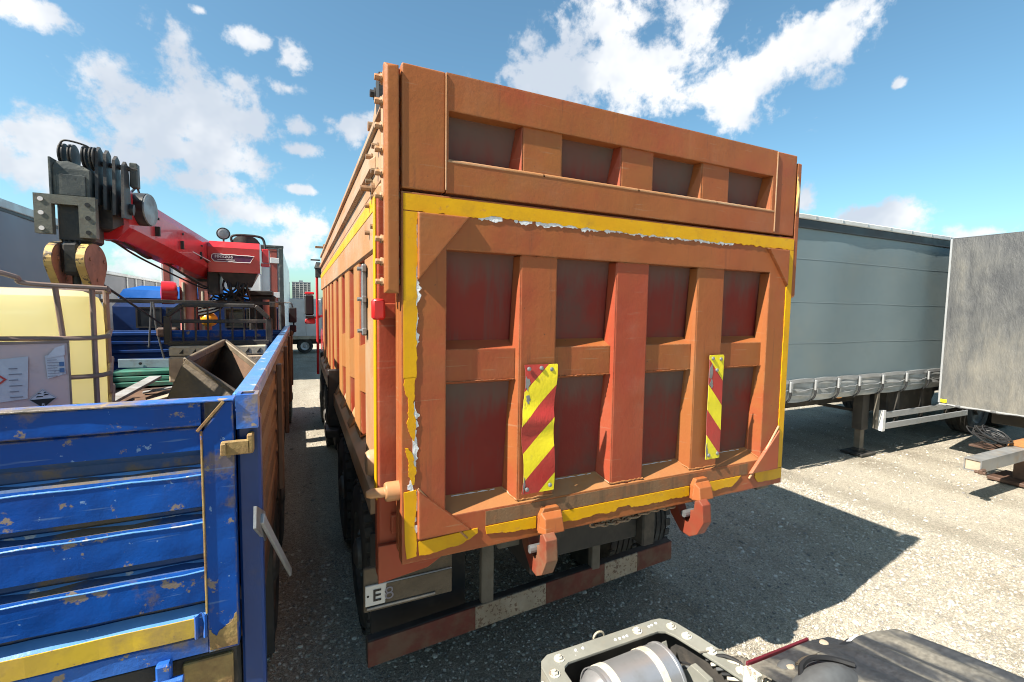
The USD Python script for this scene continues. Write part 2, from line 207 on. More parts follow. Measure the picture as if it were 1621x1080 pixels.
paint('print_grey', (0.22, 0.21, 0.25), rough=0.6, bump=0)
paint('print_red', (0.52, 0.06, 0.05), rough=0.6, bump=0)
paint('print_blue', (0.08, 0.15, 0.30), rough=0.6, bump=0)
paint('pallet_dark', (0.05, 0.05, 0.05), rough=0.6)
paint('van_white', (0.68, 0.68, 0.68), (0.58, 0.58, 0.57), scale=1.5, rough=0.4, dirt=((0.38, 0.35, 0.3), 2, 0.5, 0.8, 0.35), bump=0.03)
paint('door_red', (0.33, 0.075, 0.055), (0.28, 0.08, 0.06), scale=3, rough=0.5)
paint('alu', (0.52, 0.53, 0.54), (0.42, 0.43, 0.44), scale=4, rough=0.4, metal=0.5, dirt=((0.35, 0.31, 0.25), 5, 0.5, 0.75, 0.4), bump=0.04)
paint('curtain_seam', (0.20, 0.255, 0.275), (0.22, 0.27, 0.29), scale=0.7, rough=0.42)
paint('curtain_grey', (0.165, 0.218, 0.238), (0.185, 0.235, 0.25), scale=0.7, rough=0.42, dirt=((0.30, 0.28, 0.21), 0.5, 0.45, 0.75, 0.35), bump=0.06, bscale=12)
paint('curtain_dark', (0.13, 0.13, 0.16), (0.16, 0.16, 0.185), scale=0.8, rough=0.45, bump=0.06, bscale=12)
paint('curtain_black', (0.02, 0.021, 0.024), (0.03, 0.03, 0.034), scale=2, rough=0.45, bump=0.05)
paint('flap_grey', (0.30, 0.31, 0.31), (0.22, 0.23, 0.23), scale=2.5, rough=0.45, dirt=((0.36, 0.33, 0.27), 3, 0.48, 0.75, 0.5), bump=0.1)
paint('tarp_dirty', (0.045, 0.048, 0.052), (0.075, 0.077, 0.08), scale=1.2, rough=0.5, bump=0.1, bscale=14)
paint('ground_steel', (0.21, 0.215, 0.22), (0.29, 0.29, 0.285), scale=7, rough=0.45, metal=0.35, dirt=((0.30, 0.22, 0.14), 8, 0.5, 0.7, 0.6), bump=0.2)
paint('rust_orange', (0.42, 0.19, 0.05), (0.27, 0.11, 0.045), scale=6, rough=0.75, bump=0.3)
paint('tractor_grey', (0.245, 0.245, 0.215), (0.19, 0.19, 0.165), scale=5, rough=0.5, edge=((0.35, 0.33, 0.28), 0.006, 0.6), dirt=[((0.25, 0.215, 0.16), 6, 0.52, 0.75, 0.55)], chips=((0.70, 0.70, 0.68), 34, 0.69, 0.71, 0.8), bump=0.08)
paint('tank_alu', (0.60, 0.60, 0.61), (0.50, 0.50, 0.51), scale=4, rough=0.36, metal=0.75, dirt=((0.33, 0.30, 0.25), 6, 0.52, 0.75, 0.4), bump=0.05)
paint('strap_worn', (0.55, 0.53, 0.46), (0.42, 0.38, 0.30), scale=14, rough=0.6, chips=((0.18, 0.13, 0.09), 20, 0.60, 0.63, 0.8), bump=0.2)
paint('hose_grey', (0.10, 0.105, 0.108), (0.07, 0.072, 0.075), scale=10, rough=0.6)
paint('dark_red', (0.13, 0.012, 0.022), (0.10, 0.012, 0.018), scale=6, rough=0.4)
paint('concrete_pale', (0.42, 0.42, 0.42), rough=0.9, bump=0)
paint('facade_dark', (0.11, 0.13, 0.16), rough=0.6, bump=0)
paint('facade_grey', (0.24, 0.26, 0.29), rough=0.8, bump=0)
paint('window_dark', (0.02, 0.025, 0.03), (0.035, 0.04, 0.045), scale=1, rough=0.08, bump=0)
paint('cable_black', (0.02, 0.02, 0.021), rough=0.5, bump=0)

# fender plastic: worn along its length in wide bands, dusty
n = {'g': ('geometry', {}), 'mp': ('mapping', {'scale': (7.5, 1.6, 2.0), 'rotation': (0, 0, 0.28)}), 'n1': ('noise_texture', {'scale': 1.0, 'detail': 3.0, 'roughness': 0.5, 'distortion': 0.4}),
     'r1': ('rgb_ramp', {'ramp': [(0.40, (0.020, 0.022, 0.026)), (0.50, (0.032, 0.034, 0.037)), (0.57, (0.12, 0.112, 0.095)), (0.68, (0.16, 0.148, 0.122))]}),
     'n2': ('noise_texture', {'scale': 60.0, 'detail': 5.0}), 'r2': ('map_range', {'from_min': 0.35, 'from_max': 0.75, 'to_min': 0.75, 'to_max': 1.25}),
     'm': ('mix', {'mix_type': 'multiply', 'fac': 1.0}), 'b': ('bump', {'strength': 0.25, 'distance': 0.01}), 'p': ('principled_bsdf', {'roughness': 0.5})}
M['fender_plastic'] = usdkit.material(stage, '/World/Looks/fender_plastic', n, [('g.position', 'mp.vector'), ('mp.vector', 'n1.vector'), ('n1.fac', 'r1.fac'), ('r1.color', 'm.color1'), ('g.position', 'n2.vector'), ('n2.fac', 'r2.value'), ('r2.result', 'm.color2'), ('m.color', 'p.base_color'), ('n2.fac', 'b.height'), ('b.normal', 'p.normal')], surface='p.BSDF')

# dusty black tarpaulin: dust settled along slanting creases
n = {'g': ('geometry', {}), 'mp': ('mapping', {'scale': (1.0, 3.2, 0.9), 'rotation': (0.6, 0, 0)}), 'n1': ('noise_texture', {'scale': 1.5, 'detail': 10.0, 'roughness': 0.7, 'distortion': 0.25}), 'sx': ('separate_xyz', {}), 'zr': ('map_range', {'from_min': 0.9, 'from_max': 3.0, 'to_min': 0.10, 'to_max': -0.06, 'clamp': True}),
     'n3': ('noise_texture', {'scale': 0.9, 'detail': 4.0}), 'ad': ('math', {'math_type': 'multiply_add', 'value2': 0.55, 'value3': 0.0}), 'ad2': ('math', {'math_type': 'multiply_add', 'value2': 0.5}),
     'r1': ('rgb_ramp', {'ramp': [(0.44, (0.040, 0.042, 0.045)), (0.53, (0.068, 0.069, 0.068)), (0.62, (0.105, 0.101, 0.090)), (0.76, (0.155, 0.143, 0.117))]}),
     'b': ('bump', {'strength': 0.6, 'distance': 0.05}), 'p': ('principled_bsdf', {'roughness': 0.55})}
M['tarp_dusty'] = usdkit.material(stage, '/World/Looks/tarp_dusty', n, [('g.position', 'mp.vector'), ('mp.vector', 'n1.vector'), ('g.position', 'n3.vector'), ('g.position', 'sx.vector'), ('sx.z', 'zr.value'), ('zr.result', 'ad.value3'), ('n3.fac', 'ad.value1'), ('n1.fac', 'ad2.value1'), ('ad.value', 'ad2.value3'), ('ad2.value', 'r1.fac'), ('r1.color', 'p.base_color'), ('n1.fac', 'b.height'), ('b.normal', 'p.normal')], surface='p.BSDF')

# milky plastic of the liquid container
n = {'g': ('geometry', {}), 'n1': ('noise_texture', {'scale': 2.0, 'detail': 3.0}), 'r1': ('rgb_ramp', {'ramp': [(0.35, (0.92, 0.85, 0.50)), (0.65, (0.93, 0.88, 0.60))]}),
     'd': ('principled_bsdf', {'roughness': 0.4}), 't': ('translucent_bsdf', {}), 'm': ('mix_closure', {'fac': 0.62})}
M['ibc_plastic'] = usdkit.material(stage, '/World/Looks/ibc_plastic', n, [('g.position', 'n1.vector'), ('n1.fac', 'r1.fac'), ('r1.color', 'd.base_color'), ('r1.color', 't.color'), ('d.BSDF', 'm.closure1'), ('t.BSDF', 'm.closure2')], surface='m.closure')

# glass pane
n = {'t': ('transparent_bsdf', {'color': (0.55, 0.62, 0.62)}), 'gl': ('glossy_bsdf', {'roughness': 0.03, 'color': (0.9, 0.9, 0.9)}), 'f': ('fresnel', {'IOR': 1.5}), 'm': ('mix_closure', {})}
M['pane_glass'] = usdkit.material(stage, '/World/Looks/pane_glass', n, [('f.fac', 'm.fac'), ('t.BSDF', 'm.closure1'), ('gl.BSDF', 'm.closure2')], surface='m.closure')

# gravel yard and its loose stones
n = {'g': ('geometry', {}), 'n1': ('noise_texture', {'scale': 0.6, 'detail': 9.0, 'roughness': 0.68}), 'r1': ('rgb_ramp', {'ramp': [(0.28, (0.34, 0.285, 0.21)), (0.45, (0.45, 0.40, 0.315)), (0.65, (0.52, 0.468, 0.378))]}),
     'v': ('voronoi_texture', {'scale': 105.0, 'randomness': 1.0}), 'vs': ('separate_color', {}), 'vr': ('map_range', {'from_min': 0.0, 'from_max': 1.0, 'to_min': 0.6, 'to_max': 1.25}),
     'v2': ('voronoi_texture', {'scale': 105.0, 'feature': 'distance_to_edge'}), 'v2r': ('map_range', {'range_type': 'smoothstep', 'from_min': 0.0, 'from_max': 0.12, 'to_min': 0.5, 'to_max': 1.0, 'clamp': True}),
     'tm': ('mapping', {'scale': (1.7, 0.10, 1.0), 'rotation': (0, 0, 0.35)}), 'tn': ('noise_texture', {'scale': 1.0, 'detail': 3.0, 'roughness': 0.5}), 'tr': ('map_range', {'range_type': 'smoothstep', 'from_min': 0.38, 'from_max': 0.60, 'to_min': 0.86, 'to_max': 1.06, 'clamp': True}), 'tmx': ('math', {'math_type': 'multiply'}),
     'mm': ('math', {'math_type': 'multiply'}), 'mx': ('mix', {'mix_type': 'multiply', 'fac': 1.0}),
     'n3': ('noise_texture', {'scale': 160.0, 'detail': 4.0}), 'hh': ('math', {'math_type': 'multiply_add', 'value2': 0.5}),
     'b': ('bump', {'strength': 0.9, 'distance': 0.015}), 'p': ('principled_bsdf', {'roughness': 0.9, 'specular_ior_level': 0.3})}
M['gravel'] = usdkit.material(stage, '/World/Looks/gravel', n, [('g.position', 'n1.vector'), ('n1.fac', 'r1.fac'), ('g.position', 'v.vector'), ('v.color', 'vs.color'), ('vs.r', 'vr.value'), ('g.position', 'v2.vector'), ('v2.distance', 'v2r.value'), ('vr.result', 'mm.value1'), ('v2r.result', 'mm.value2'), ('r1.color', 'mx.color1'), ('g.position', 'tm.vector'), ('tm.vector', 'tn.vector'), ('tn.fac', 'tr.value'), ('tr.result', 'tmx.value1'), ('mm.value', 'tmx.value2'), ('tmx.value', 'mx.color2'), ('mx.color', 'p.base_color'),
                        ('g.position', 'n3.vector'), ('n3.fac', 'hh.value1'), ('v2r.result', 'hh.value3'), ('hh.value', 'b.height'), ('b.normal', 'p.normal')], surface='p.BSDF')
n = {'o': ('object_info', {}), 'r': ('rgb_ramp', {'ramp': [(0.0, (0.13, 0.125, 0.12)), (0.35, (0.28, 0.26, 0.22)), (0.75, (0.40, 0.365, 0.31)), (1.0, (0.54, 0.51, 0.46))]}), 'p': ('principled_bsdf', {'roughness': 0.85})}
M['stone'] = usdkit.material(stage, '/World/Looks/stone', n, [('o.random', 'r.fac'), ('r.color', 'p.base_color')], surface='p.BSDF')

# ------------------------------------------------------------------ mesh helpers
_ref = np.array([[sx * (1 - bx_), sy * (1 - by_), sz * (1 - bz_)] for sx in (-1, 1) for sy in (-1, 1) for sz in (-1, 1) for bx_, by_, bz_ in ((0, .1, .1), (.1, 0, .1), (.1, .1, 0))])
_sg = np.array([[sx, sy, sz] for sx in (-1, 1) for sy in (-1, 1) for sz in (-1, 1) for _ in range(3)], float)
_bv = np.array([b for _ in range(8) for b in ((0, 1, 1), (1, 0, 1), (1, 1, 0))], float)


def hull(pts):
    return trimesh.convex.convex_hull(np.asarray(pts, float))


def _box_faces():
    m = trimesh.Trimesh(_ref, hull(_ref).faces, process=False)
    h = hull(_ref)
    idx = [int(np.argmin(np.linalg.norm(_ref - v, axis=1))) for v in h.vertices]
    return np.array(idx)[h.faces]


_bf = _box_faces()


def bx(x0, x1, y0, y1, z0, z1, b=0.003):
    c, s = np.array([(x0 + x1) / 2, (y0 + y1) / 2, (z0 + z1) / 2]), np.array([abs(x1 - x0), abs(y1 - y0), abs(z1 - z0)]) / 2
    b = min(b, 0.45 * s.min())
    return trimesh.Trimesh(c + _sg * (s - _bv * b), _bf, process=False)


def cat(*ms):
    ms = [m for x in ms for m in (x if isinstance(x, (list, tuple)) else [x])]
    return trimesh.util.concatenate(ms)


def frame_of(d):
    d = np.asarray(d, float); d = d / np.linalg.norm(d)
    a = np.array([0, 0, 1.0]) if abs(d[2]) < 0.9 else np.array([0, 1.0, 0])
    u = np.cross(a, d); u /= np.linalg.norm(u)
    return d, u, np.cross(d, u)


def bar(p0, p1, w, h, b=0.003, roll=0.0):
    """A beam of section w (sideways) by h (up) from p0 to p1."""
    p0, p1 = np.asarray(p0, float), np.asarray(p1, float)
    d, u, v = frame_of(p1 - p0)
    u, v = u * math.cos(roll) + v * math.sin(roll), -u * math.sin(roll) + v * math.cos(roll)
    L = np.linalg.norm(p1 - p0)
    m = bx(0, L, -w / 2, w / 2, -h / 2, h / 2, b)
    m.vertices = p0 + m.vertices @ np.array([d, u, v])
    return m


def lathe(prof, p0, axis, n=24):
    """prof: (radius, distance along axis) pairs, closed with caps where the radius is 0."""
    d, u, v = frame_of(axis)
    a = np.linspace(0, 2 * math.pi, n, endpoint=False)
    ring = np.stack([np.cos(a), np.sin(a)], 1) @ np.array([u, v])
    V = np.concatenate([np.asarray(p0, float) + r * ring + h * d for r, h in prof])
    k = len(prof)
    F = []
    for i in range(k - 1):
        A, B = i * n + np.arange(n), i * n + (np.arange(n) + 1) % n
        F += [np.stack([A, B, B + n], 1), np.stack([A, B + n, A + n], 1)]
    return trimesh.Trimesh(V, np.concatenate(F), process=False)


def cyl(p0, p1, r, n=12, b=0.0, r1=None):
    p0, p1 = np.asarray(p0, float), np.asarray(p1, float)
    L = np.linalg.norm(p1 - p0)
    r1 = r if r1 is None else r1
    b = min(b, L * 0.4, r * 0.6)
    pr = [(0, 0), (r - b, 0)] + ([(r, b), (r1, L - b)] if b else [(r1, L)] if False else [(r, 0), (r1, L)][1:] if not b else []) + [(r1 - b, L), (0, L)]
    return lathe(pr, p0, p1 - p0, n)


def tube(pts, r, n=8):
    P = np.asarray(pts, float)
    T = np.gradient(P, axis=0)
    T /= np.maximum(np.linalg.norm(T, axis=1, keepdims=True), 1e-9)
    _, u, v = frame_of(T[0])
    a = np.linspace(0, 2 * math.pi, n, endpoint=False)
    V = []
    for p, t in zip(P, T):
        u = u - t * (u @ t); u /= np.linalg.norm(u)
        v = np.cross(t, u)
        V.append(p + r * (np.cos(a)[:, None] * u + np.sin(a)[:, None] * v))
    V.append(P[:1]); V.append(P[-1:])
    V = np.concatenate(V)
    k, F = len(P), []
    for i in range(k - 1):
        A, B = i * n + np.arange(n), i * n + (np.arange(n) + 1) % n
        F += [np.stack([A, B, B + n], 1), np.stack([A, B + n, A + n], 1)]
    A, B = np.arange(n), (np.arange(n) + 1) % n
    F += [np.stack([B, A, np.full(n, k * n)], 1), np.stack([A + (k - 1) * n, B + (k - 1) * n, np.full(n, k * n + 1)], 1)]
    return trimesh.Trimesh(V, np.concatenate(F), process=False)


def curve(pts, n=24):
    """A smooth path through the points (Catmull-Rom)."""
    P = np.asarray(pts, float)
    P = np.vstack([2 * P[0] - P[1], P, 2 * P[-1] - P[-2]])
    out = []
    for i in range(1, len(P) - 2):
        for t in np.linspace(0, 1, max(2, n // (len(P) - 3)), endpoint=False):
            a, b, c, d = P[i - 1:i + 3]
            out.append(0.5 * (2 * b + (c - a) * t + (2 * a - 5 * b + 4 * c - d) * t**2 + (3 * b - a - 3 * c + d) * t**3))
    out.append(P[-2])
    return np.array(out)


def prism(poly, axis, a0, a1):
    """Extrudes a polygon (list of points or shapely) along an axis. x: (y, z) outline, y: (x, z) outline, z: (x, y) outline."""
    if not hasattr(poly, 'exterior') and not hasattr(poly, 'geoms'):
        poly = Polygon(poly)
    ms = []
    for g in getattr(poly, 'geoms', [poly]):
        if g.is_empty or g.area < 1e-8 or not hasattr(g, 'exterior'):
            continue
        m = trimesh.creation.extrude_polygon(g, a1 - a0, engine='earcut')
        v = np.array(m.vertices)
        f = np.array(m.faces)
        if axis == 'z':
            V = np.stack([v[:, 0], v[:, 1], v[:, 2] + a0], 1)
        elif axis == 'y':
            V, f = np.stack([v[:, 0], v[:, 2] + a0, v[:, 1]], 1), f[:, ::-1]
        else:
            V = np.stack([v[:, 2] + a0, v[:, 0], v[:, 1]], 1)
        ms.append(trimesh.Trimesh(V, f, process=False))
    return cat(ms)


def sheet(fn, us, vs, thick=None):
    """A grid of points fn(u, v); with thick (a vector) it gets a second side and closed edges."""
    U, W_ = np.meshgrid(us, vs, indexing='ij')
    P = np.array([[fn(a, b) for b in vs] for a in us], float)
    nu, nv = len(us), len(vs)
    i = np.arange(nu * nv).reshape(nu, nv)
    q = np.stack([i[:-1, :-1], i[1:, :-1], i[1:, 1:], i[:-1, 1:]], -1).reshape(-1, 4)
    F = np.vstack([q[:, [0, 1, 2]], q[:, [0, 2, 3]]])
    V = P.reshape(-1, 3)
    if thick is None:
        return trimesh.Trimesh(V, F, process=False)
    N = len(V)
    edge = np.concatenate([i[0, :], i[1:, -1], i[-1, -2::-1], i[-2:0:-1, 0]])
    nx = np.roll(edge, -1)
    S = np.vstack([np.stack([edge, nx + N, nx], 1), np.stack([edge, edge + N, nx + N], 1)])
    m = trimesh.Trimesh(np.vstack([V, V + np.asarray(thick, float)]), np.vstack([F, F[:, ::-1] + N, S]), process=False)
    return m


def text(s, height, at, face='-y', depth=0.002, bold=False, centre=False):
    m = meshkit.text_mesh(s, height, depth, bold)
    v = np.array(m.vertices)
    if centre:
        v[:, 0] -= (v[:, 0].min() + v[:, 0].max()) / 2
    V = np.stack([v[:, 0], -v[:, 2], v[:, 1]], 1) if face == '-y' else np.stack([v[:, 2] * -1, -v[:, 0], v[:, 1]], 1)
    return trimesh.Trimesh(V + np.asarray(at, float), m.faces, process=False)


# ------------------------------------------------------------------ objects
USED = {}
XF = None


def numbered(path):
    k = USED.get(path, 0)
    USED[path] = k + 1
    return path if k == 0 else f'{path}_{k:03d}'


class Node:
    def __init__(self, path, loc):
        self.path, self.loc = path, np.asarray(loc, float)


def tag(path, label=None, cat_=None, group=None, kind=None):
    p = stage.GetPrimAtPath(path)
    for k, v in (('label', label), ('category', cat_), ('group', group), ('kind', kind)):
        if v:
            p.SetCustomDataByKey(k, v)


def thing(name, label, category, loc=(0, 0, 0), group=None):
    path = numbered('/World/' + name)
    x = UsdGeom.Xform.Define(stage, path)
    x.AddTranslateOp().Set(Gf.Vec3d(*map(float, loc)))
    tag(path, label, category, group)
    return Node(path, loc)


def part(parent, name, mesh, mat, smooth=False, label=None, kind=None):
    path = numbered(parent.path + '/' + name)
    v = np.array(mesh.vertices, float)
    if XF is not None:      # a thing built square to the axes and then turned about one of its corners
        at, turn, base = XF
        q = v[:, :2] - base
        v[:, :2] = at + q @ np.array([[math.cos(turn), math.sin(turn)], [-math.sin(turn), math.cos(turn)]])
    m = trimesh.Trimesh(v - parent.loc, mesh.faces, process=False)
    usdkit.mesh(stage, path, m, M[mat], smooth=smooth)
    tag(path, label, None, None, kind)
    return Node(path, parent.loc)


def single(name, mesh, mat, label=None, category=None, group=None, kind=None, smooth=False):
    path = numbered('/World/' + name)
    usdkit.mesh(stage, path, mesh, M[mat], smooth=smooth)
    tag(path, label, category, group, kind)
    return Node(path, (0, 0, 0))


def wheel(t, cx, cy, r=0.52, w=0.30, face=-1, rim_mat='rim_steel', tread=True):
    """A wheel on an axle along x; face: side (-1 left, 1 right) that shows the dished rim."""
    a = np.array([1.0, 0, 0])
    pr = [(r * 0.56, 0), (r * 0.60, -0.004), (r * 0.78, -0.012), (r * 0.93, 0.004), (r * 0.985, 0.03)]
    k = 4
    for i in range(k):
        x0 = 0.035 + (w - 0.07) * i / k
        x1 = 0.035 + (w - 0.07) * (i + 1) / k
        pr += [(r, x0), (r, x1 - 0.012), (r - 0.014, x1 - 0.010), (r - 0.014, x1 - 0.002)]
    pr += [(r, w - 0.035), (r * 0.985, w - 0.03), (r * 0.93, w - 0.004), (r * 0.78, w + 0.012), (r * 0.60, w + 0.004), (r * 0.56, w)]
    tm = [lathe(pr, (cx - w / 2, cy, r), a, 40)]
    if tread:
        for i in range(36):
            g = i / 36 * 2 * math.pi
            for s in (0.03, w - 0.03):
                c = np.array([cx - w / 2 + s, cy + math.sin(g) * (r + 0.002), r + math.cos(g) * (r + 0.002)])
                tdir = np.array([0, math.cos(g), -math.sin(g)])
                tm.append(bar(c - tdir * 0.03, c + tdir * 0.03, 0.05, 0.02, 0.002, roll=0))
    wn = part(t, 'wheel', cat(tm), 'tyre_rubber', smooth=35)
    x = cx + face * w / 2
    s = -face
    rim = lathe([(r * 0.58, s * 0.0), (r * 0.56, s * 0.02), (r * 0.50, s * 0.05), (r * 0.40, s * 0.09), (r * 0.34, s * 0.06), (r * 0.22, s * 0.05), (r * 0.20, s * -0.01), (r * 0.12, s * -0.03), (0, s * -0.03)], (x, cy, r), a, 28)
    rn = part(wn, 'rim', rim, rim_mat, smooth=40)
    nuts = [cyl((x + s * 0.055, cy + math.cos(g) * r * 0.29, r + math.sin(g) * r * 0.29), (x + s * 0.015, cy + math.cos(g) * r * 0.29, r + math.sin(g) * r * 0.29), 0.014, 6) for g in np.linspace(0, 2 * math.pi, 10, endpoint=False)]
    part(wn, 'wheel_nuts', cat(nuts), 'steel_grey', kind='stuff')
    return wn


def ragged(pts_in, base_pts, amp, seed, step=0.005, fine=1.0):
    """Closed outline: base_pts (straight side) then the jittered side along pts_in (a polyline, list of 2-D points)."""
    r = np.random.default_rng(seed)
    P = np.asarray(pts_in, float)
    d = np.r_[0, np.cumsum(np.linalg.norm(np.diff(P, axis=0), axis=1))]
    s = np.arange(0, d[-1], step)
    s = np.r_[s, d[-1]]
    Q = np.stack([np.interp(s, d, P[:, k]) for k in (0, 1)], 1)
    tdir = np.gradient(Q, axis=0); tdir /= np.linalg.norm(tdir, axis=1, keepdims=True)
    nrm = np.stack([-tdir[:, 1], tdir[:, 0]], 1)
    z = np.zeros((len(s), 3)); z[:, 0] = s * 30 + seed * 13.7; z[:, 1] = seed
    j = (meshkit.fbm(z, 4, seed) - 0.5) * 2 * amp + r.normal(0, amp * 0.07 * fine, len(s))
    return Polygon(np.vstack([Q + nrm * j[:, None], base_pts])).buffer(0)

# ------------------------------------------------------------------ ground
def spaced():
    t = np.linspace(-1, 1, 171)
    return np.sign(t) * (np.abs(t) * 14 + 900 * np.abs(t) ** 9)


def ground_z(x, y):
    w = np.exp(-((x - 2) ** 2 + (y - 3) ** 2) / 160)
    return -0.012 + 0.03 * (meshkit.fbm(np.stack([x * 0.5, y * 0.5, x * 0 + 3.3], -1), 4, 5) - 0.5) * w


gx, gy = np.meshgrid(spaced() + 2, spaced() + 3, indexing='ij')
gv = np.stack([gx, gy, ground_z(gx, gy)], -1).reshape(-1, 3)
gi = np.arange(gx.size).reshape(gx.shape)
gq = np.stack([gi[:-1, :-1], gi[1:, :-1], gi[1:, 1:], gi[:-1, 1:]], -1).reshape(-1, 4)
single('ground', trimesh.Trimesh(gv, np.vstack([gq[:, [0, 1, 2]], gq[:, [0, 2, 3]]]), process=False), 'gravel', kind='structure', label='pale crushed gravel yard under all the vehicles', smooth=True)

pi = UsdGeom.PointInstancer.Define(stage, '/World/gravel_stones')
tag('/World/gravel_stones', 'loose grey stones scattered over the gravel yard', None, None, 'stuff')
protos = []
for k in range(4):
    s = trimesh.creation.icosphere(subdivisions=1, radius=1.0)
    q = np.array(s.vertices)
    q = q * (0.75 + 0.5 * meshkit.noise(q * 1.3 + 20 * k, k))[:, None] * np.array([1.0, 0.75, 0.5])
    usdkit.mesh(stage, f'/World/gravel_stones/stone_{k + 1:03d}', trimesh.Trimesh(q, s.faces, process=False), M['stone'])
    protos.append(f'/World/gravel_stones/stone_{k + 1:03d}')
N1, N2 = 36000, 16000
px_ = np.r_[rng.uniform(-2.6, 4.6, N1), rng.uniform(-2.5, 11, N2)]
py_ = np.r_[rng.uniform(-1.3, 2.6, N1), rng.uniform(-2, 12, N2)]
sz_ = np.r_[np.exp(rng.normal(-5.05, 0.40, N1)), np.exp(rng.normal(-4.6, 0.35, N2))]
pz_ = ground_z(px_, py_) + sz_ * 0.2
pi.CreatePrototypesRel().SetTargets([Sdf.Path(p) for p in protos])
pi.CreateProtoIndicesAttr(Vt.IntArray.FromNumpy(rng.integers(0, 4, N1 + N2).astype(np.int32)))
pi.CreatePositionsAttr(Vt.Vec3fArray.FromNumpy(np.stack([px_, py_, pz_], 1).astype(np.float32)))
pi.CreateScalesAttr(Vt.Vec3fArray.FromNumpy(np.repeat(sz_[:, None], 3, 1).astype(np.float32)))
an = rng.uniform(0, math.pi, N1 + N2)
ti = rng.normal(0, 0.2, N1 + N2)
pi.CreateOrientationsAttr(Vt.QuathArray([Gf.Quath(float(math.cos(a)), float(math.sin(t) * math.cos(a)), float(math.sin(t) * math.sin(a)), float(math.sin(a))).GetNormalized() for a, t in zip(an, ti)]))

tw = np.random.default_rng(91)
bits = []
for k in range(70):
    x, y = (tw.uniform(-0.6, 4.0), tw.uniform(-0.9, 1.5)) if k < 40 else (tw.uniform(2.0, 9.0), tw.uniform(-1.5, 4.0))
    a, L = tw.uniform(0, math.pi), tw.uniform(0.02, 0.07)
    z = float(ground_z(np.array(x), np.array(y))) + 0.010
    bits.append(bar((x - L * math.cos(a), y - L * math.sin(a), z), (x + L * math.cos(a), y + L * math.sin(a), z + tw.uniform(-0.003, 0.012)), 0.004, 0.003, 0.0005))
single('straw_bits', cat(bits), 'plank_wood', label='thin dry straws and splinters lying on the gravel', kind='stuff')

# ------------------------------------------------------------------ orange dump truck
T = thing('dump_truck', 'faded orange dump truck with yellow taped tailgate in the middle of the yard', 'dump truck', (0, 4.5, 0))
ZB, ZY, ZT = 1.227, 2.832, 3.345
COLS = [(-1.056, -0.694), (-0.491, -0.139), (0.082, 0.436), (0.653, 1.035)]
tg = sbox(-1.25, ZB, 1.25, ZY)
tg = tg.difference(sbox(COLS[0][0], 1.41, COLS[-1][1], 2.605))
TG = part(T, 'tailgate', cat(prism(tg, 'y', 0.0, 0.07), bx(-1.25, -1.06, 0.0702, 0.15, ZB, ZY, 0.02), bx(1.04, 1.25, 0.0702, 0.15, ZB, ZY, 0.004), bx(-1.06, 1.04, 0.0702, 0.15, ZB, 1.38), bx(-1.06, 1.04, 0.0702, 0.15, 2.62, ZY)), 'orange_faded')
# slanted sides, ledges and the dusty sheet of every recess
for i, (a, b) in enumerate(COLS):
    f0 = 0.001 if i == 3 else 0.0095
    part(TG, 'rib_side', hull([(b, f0, 1.395), (b, f0, 2.60), (b + 0.03, f0 + 0.0005, 1.395), (b + 0.03, f0 + 0.0005, 2.60), (b - 0.052, 0.080, 1.395), (b - 0.014, 0.058, 2.60), (b + 0.03, 0.080, 1.395), (b + 0.03, 0.058, 2.60)]).apply_translation((0, 0.0006, 0)), 'orange_red' if i in (1,) else 'orange_faded')
    part(TG, 'ledge', hull([(a - 0.09, 0.001, 1.38), (b + 0.10, 0.001, 1.38), (a - 0.09, 0.001, 1.4085), (b + 0.10, 0.001, 1.4085), (a - 0.09, 0.008, 1.414), (b + 0.10, 0.008, 1.414), (a - 0.09, 0.14, 1.38), (b + 0.10, 0.14, 1.38), (a - 0.09, 0.14, 1.485), (b + 0.10, 0.14, 1.485)]) if i == -1 else hull([(max(a - 0.1, -1.07), 0.0012, 1.38), (min(b + 0.1, 1.05), 0.0012, 1.38), (max(a - 0.1, -1.07), 0.0012, 1.4095), (min(b + 0.1, 1.05), 0.0012, 1.4095), (max(a - 0.1, -1.07), 0.01, 1.416), (min(b + 0.1, 1.05), 0.01, 1.416), (max(a - 0.1, -1.07), 0.14, 1.38), (min(b + 0.1, 1.05), 0.14, 1.38), (max(a - 0.1, -1.07), 0.14, 1.525), (min(b + 0.1, 1.05), 0.14, 1.525)]), 'orange_ledge')
    part(TG, 'scratched_seam', tube([(a + 0.05 + 0.22 * t, 0.073, 1.468 + 0.002 * math.sin(20 * t)) for t in np.linspace(0, 1, 8)], 0.0025, 5), 'flake_white')
    part(TG, 'cross_beam', hull([(a + 0.001, 0.026, 2.02), (b - 0.012, 0.026, 2.02), (a + 0.001, 0.026, 2.165), (b - 0.012, 0.026, 2.165), (a + 0.001, 0.145, 1.96), (b - 0.02, 0.145, 1.96), (a + 0.001, 0.145, 2.25), (b - 0.02, 0.145, 2.25)]), 'orange_faded')
    for z0, z1 in ((1.40, 2.03), (2.16, 2.63)):
        part(TG, 'recess_sheet', hull([(a - 0.02, 0.082, z0), (b + 0.02, 0.082, z0), (a - 0.02, 0.056, z1), (b + 0.02, 0.056, z1), (a - 0.02, 0.149, z0), (b + 0.02, 0.149, z0), (a - 0.02, 0.149, z1), (b + 0.02, 0.149, z1)]), 'recess_red')
# rib faces stand a few millimetres proud; corner plates with sloping edges
for (a, b) in ((-0.694, -0.491), (-0.139, 0.082), (0.436, 0.653)):
    part(TG, 'rib', hull([(x, y, z) for x, y in ((a, 0.016), (b, 0.016), (a + 0.008, 0.0085), (b - 0.008, 0.0085), (a, 0.09), (b, 0.09)) for z in (1.40, 2.61)]), 'orange_red' if a > -0.2 and a < 0 else 'orange_faded')


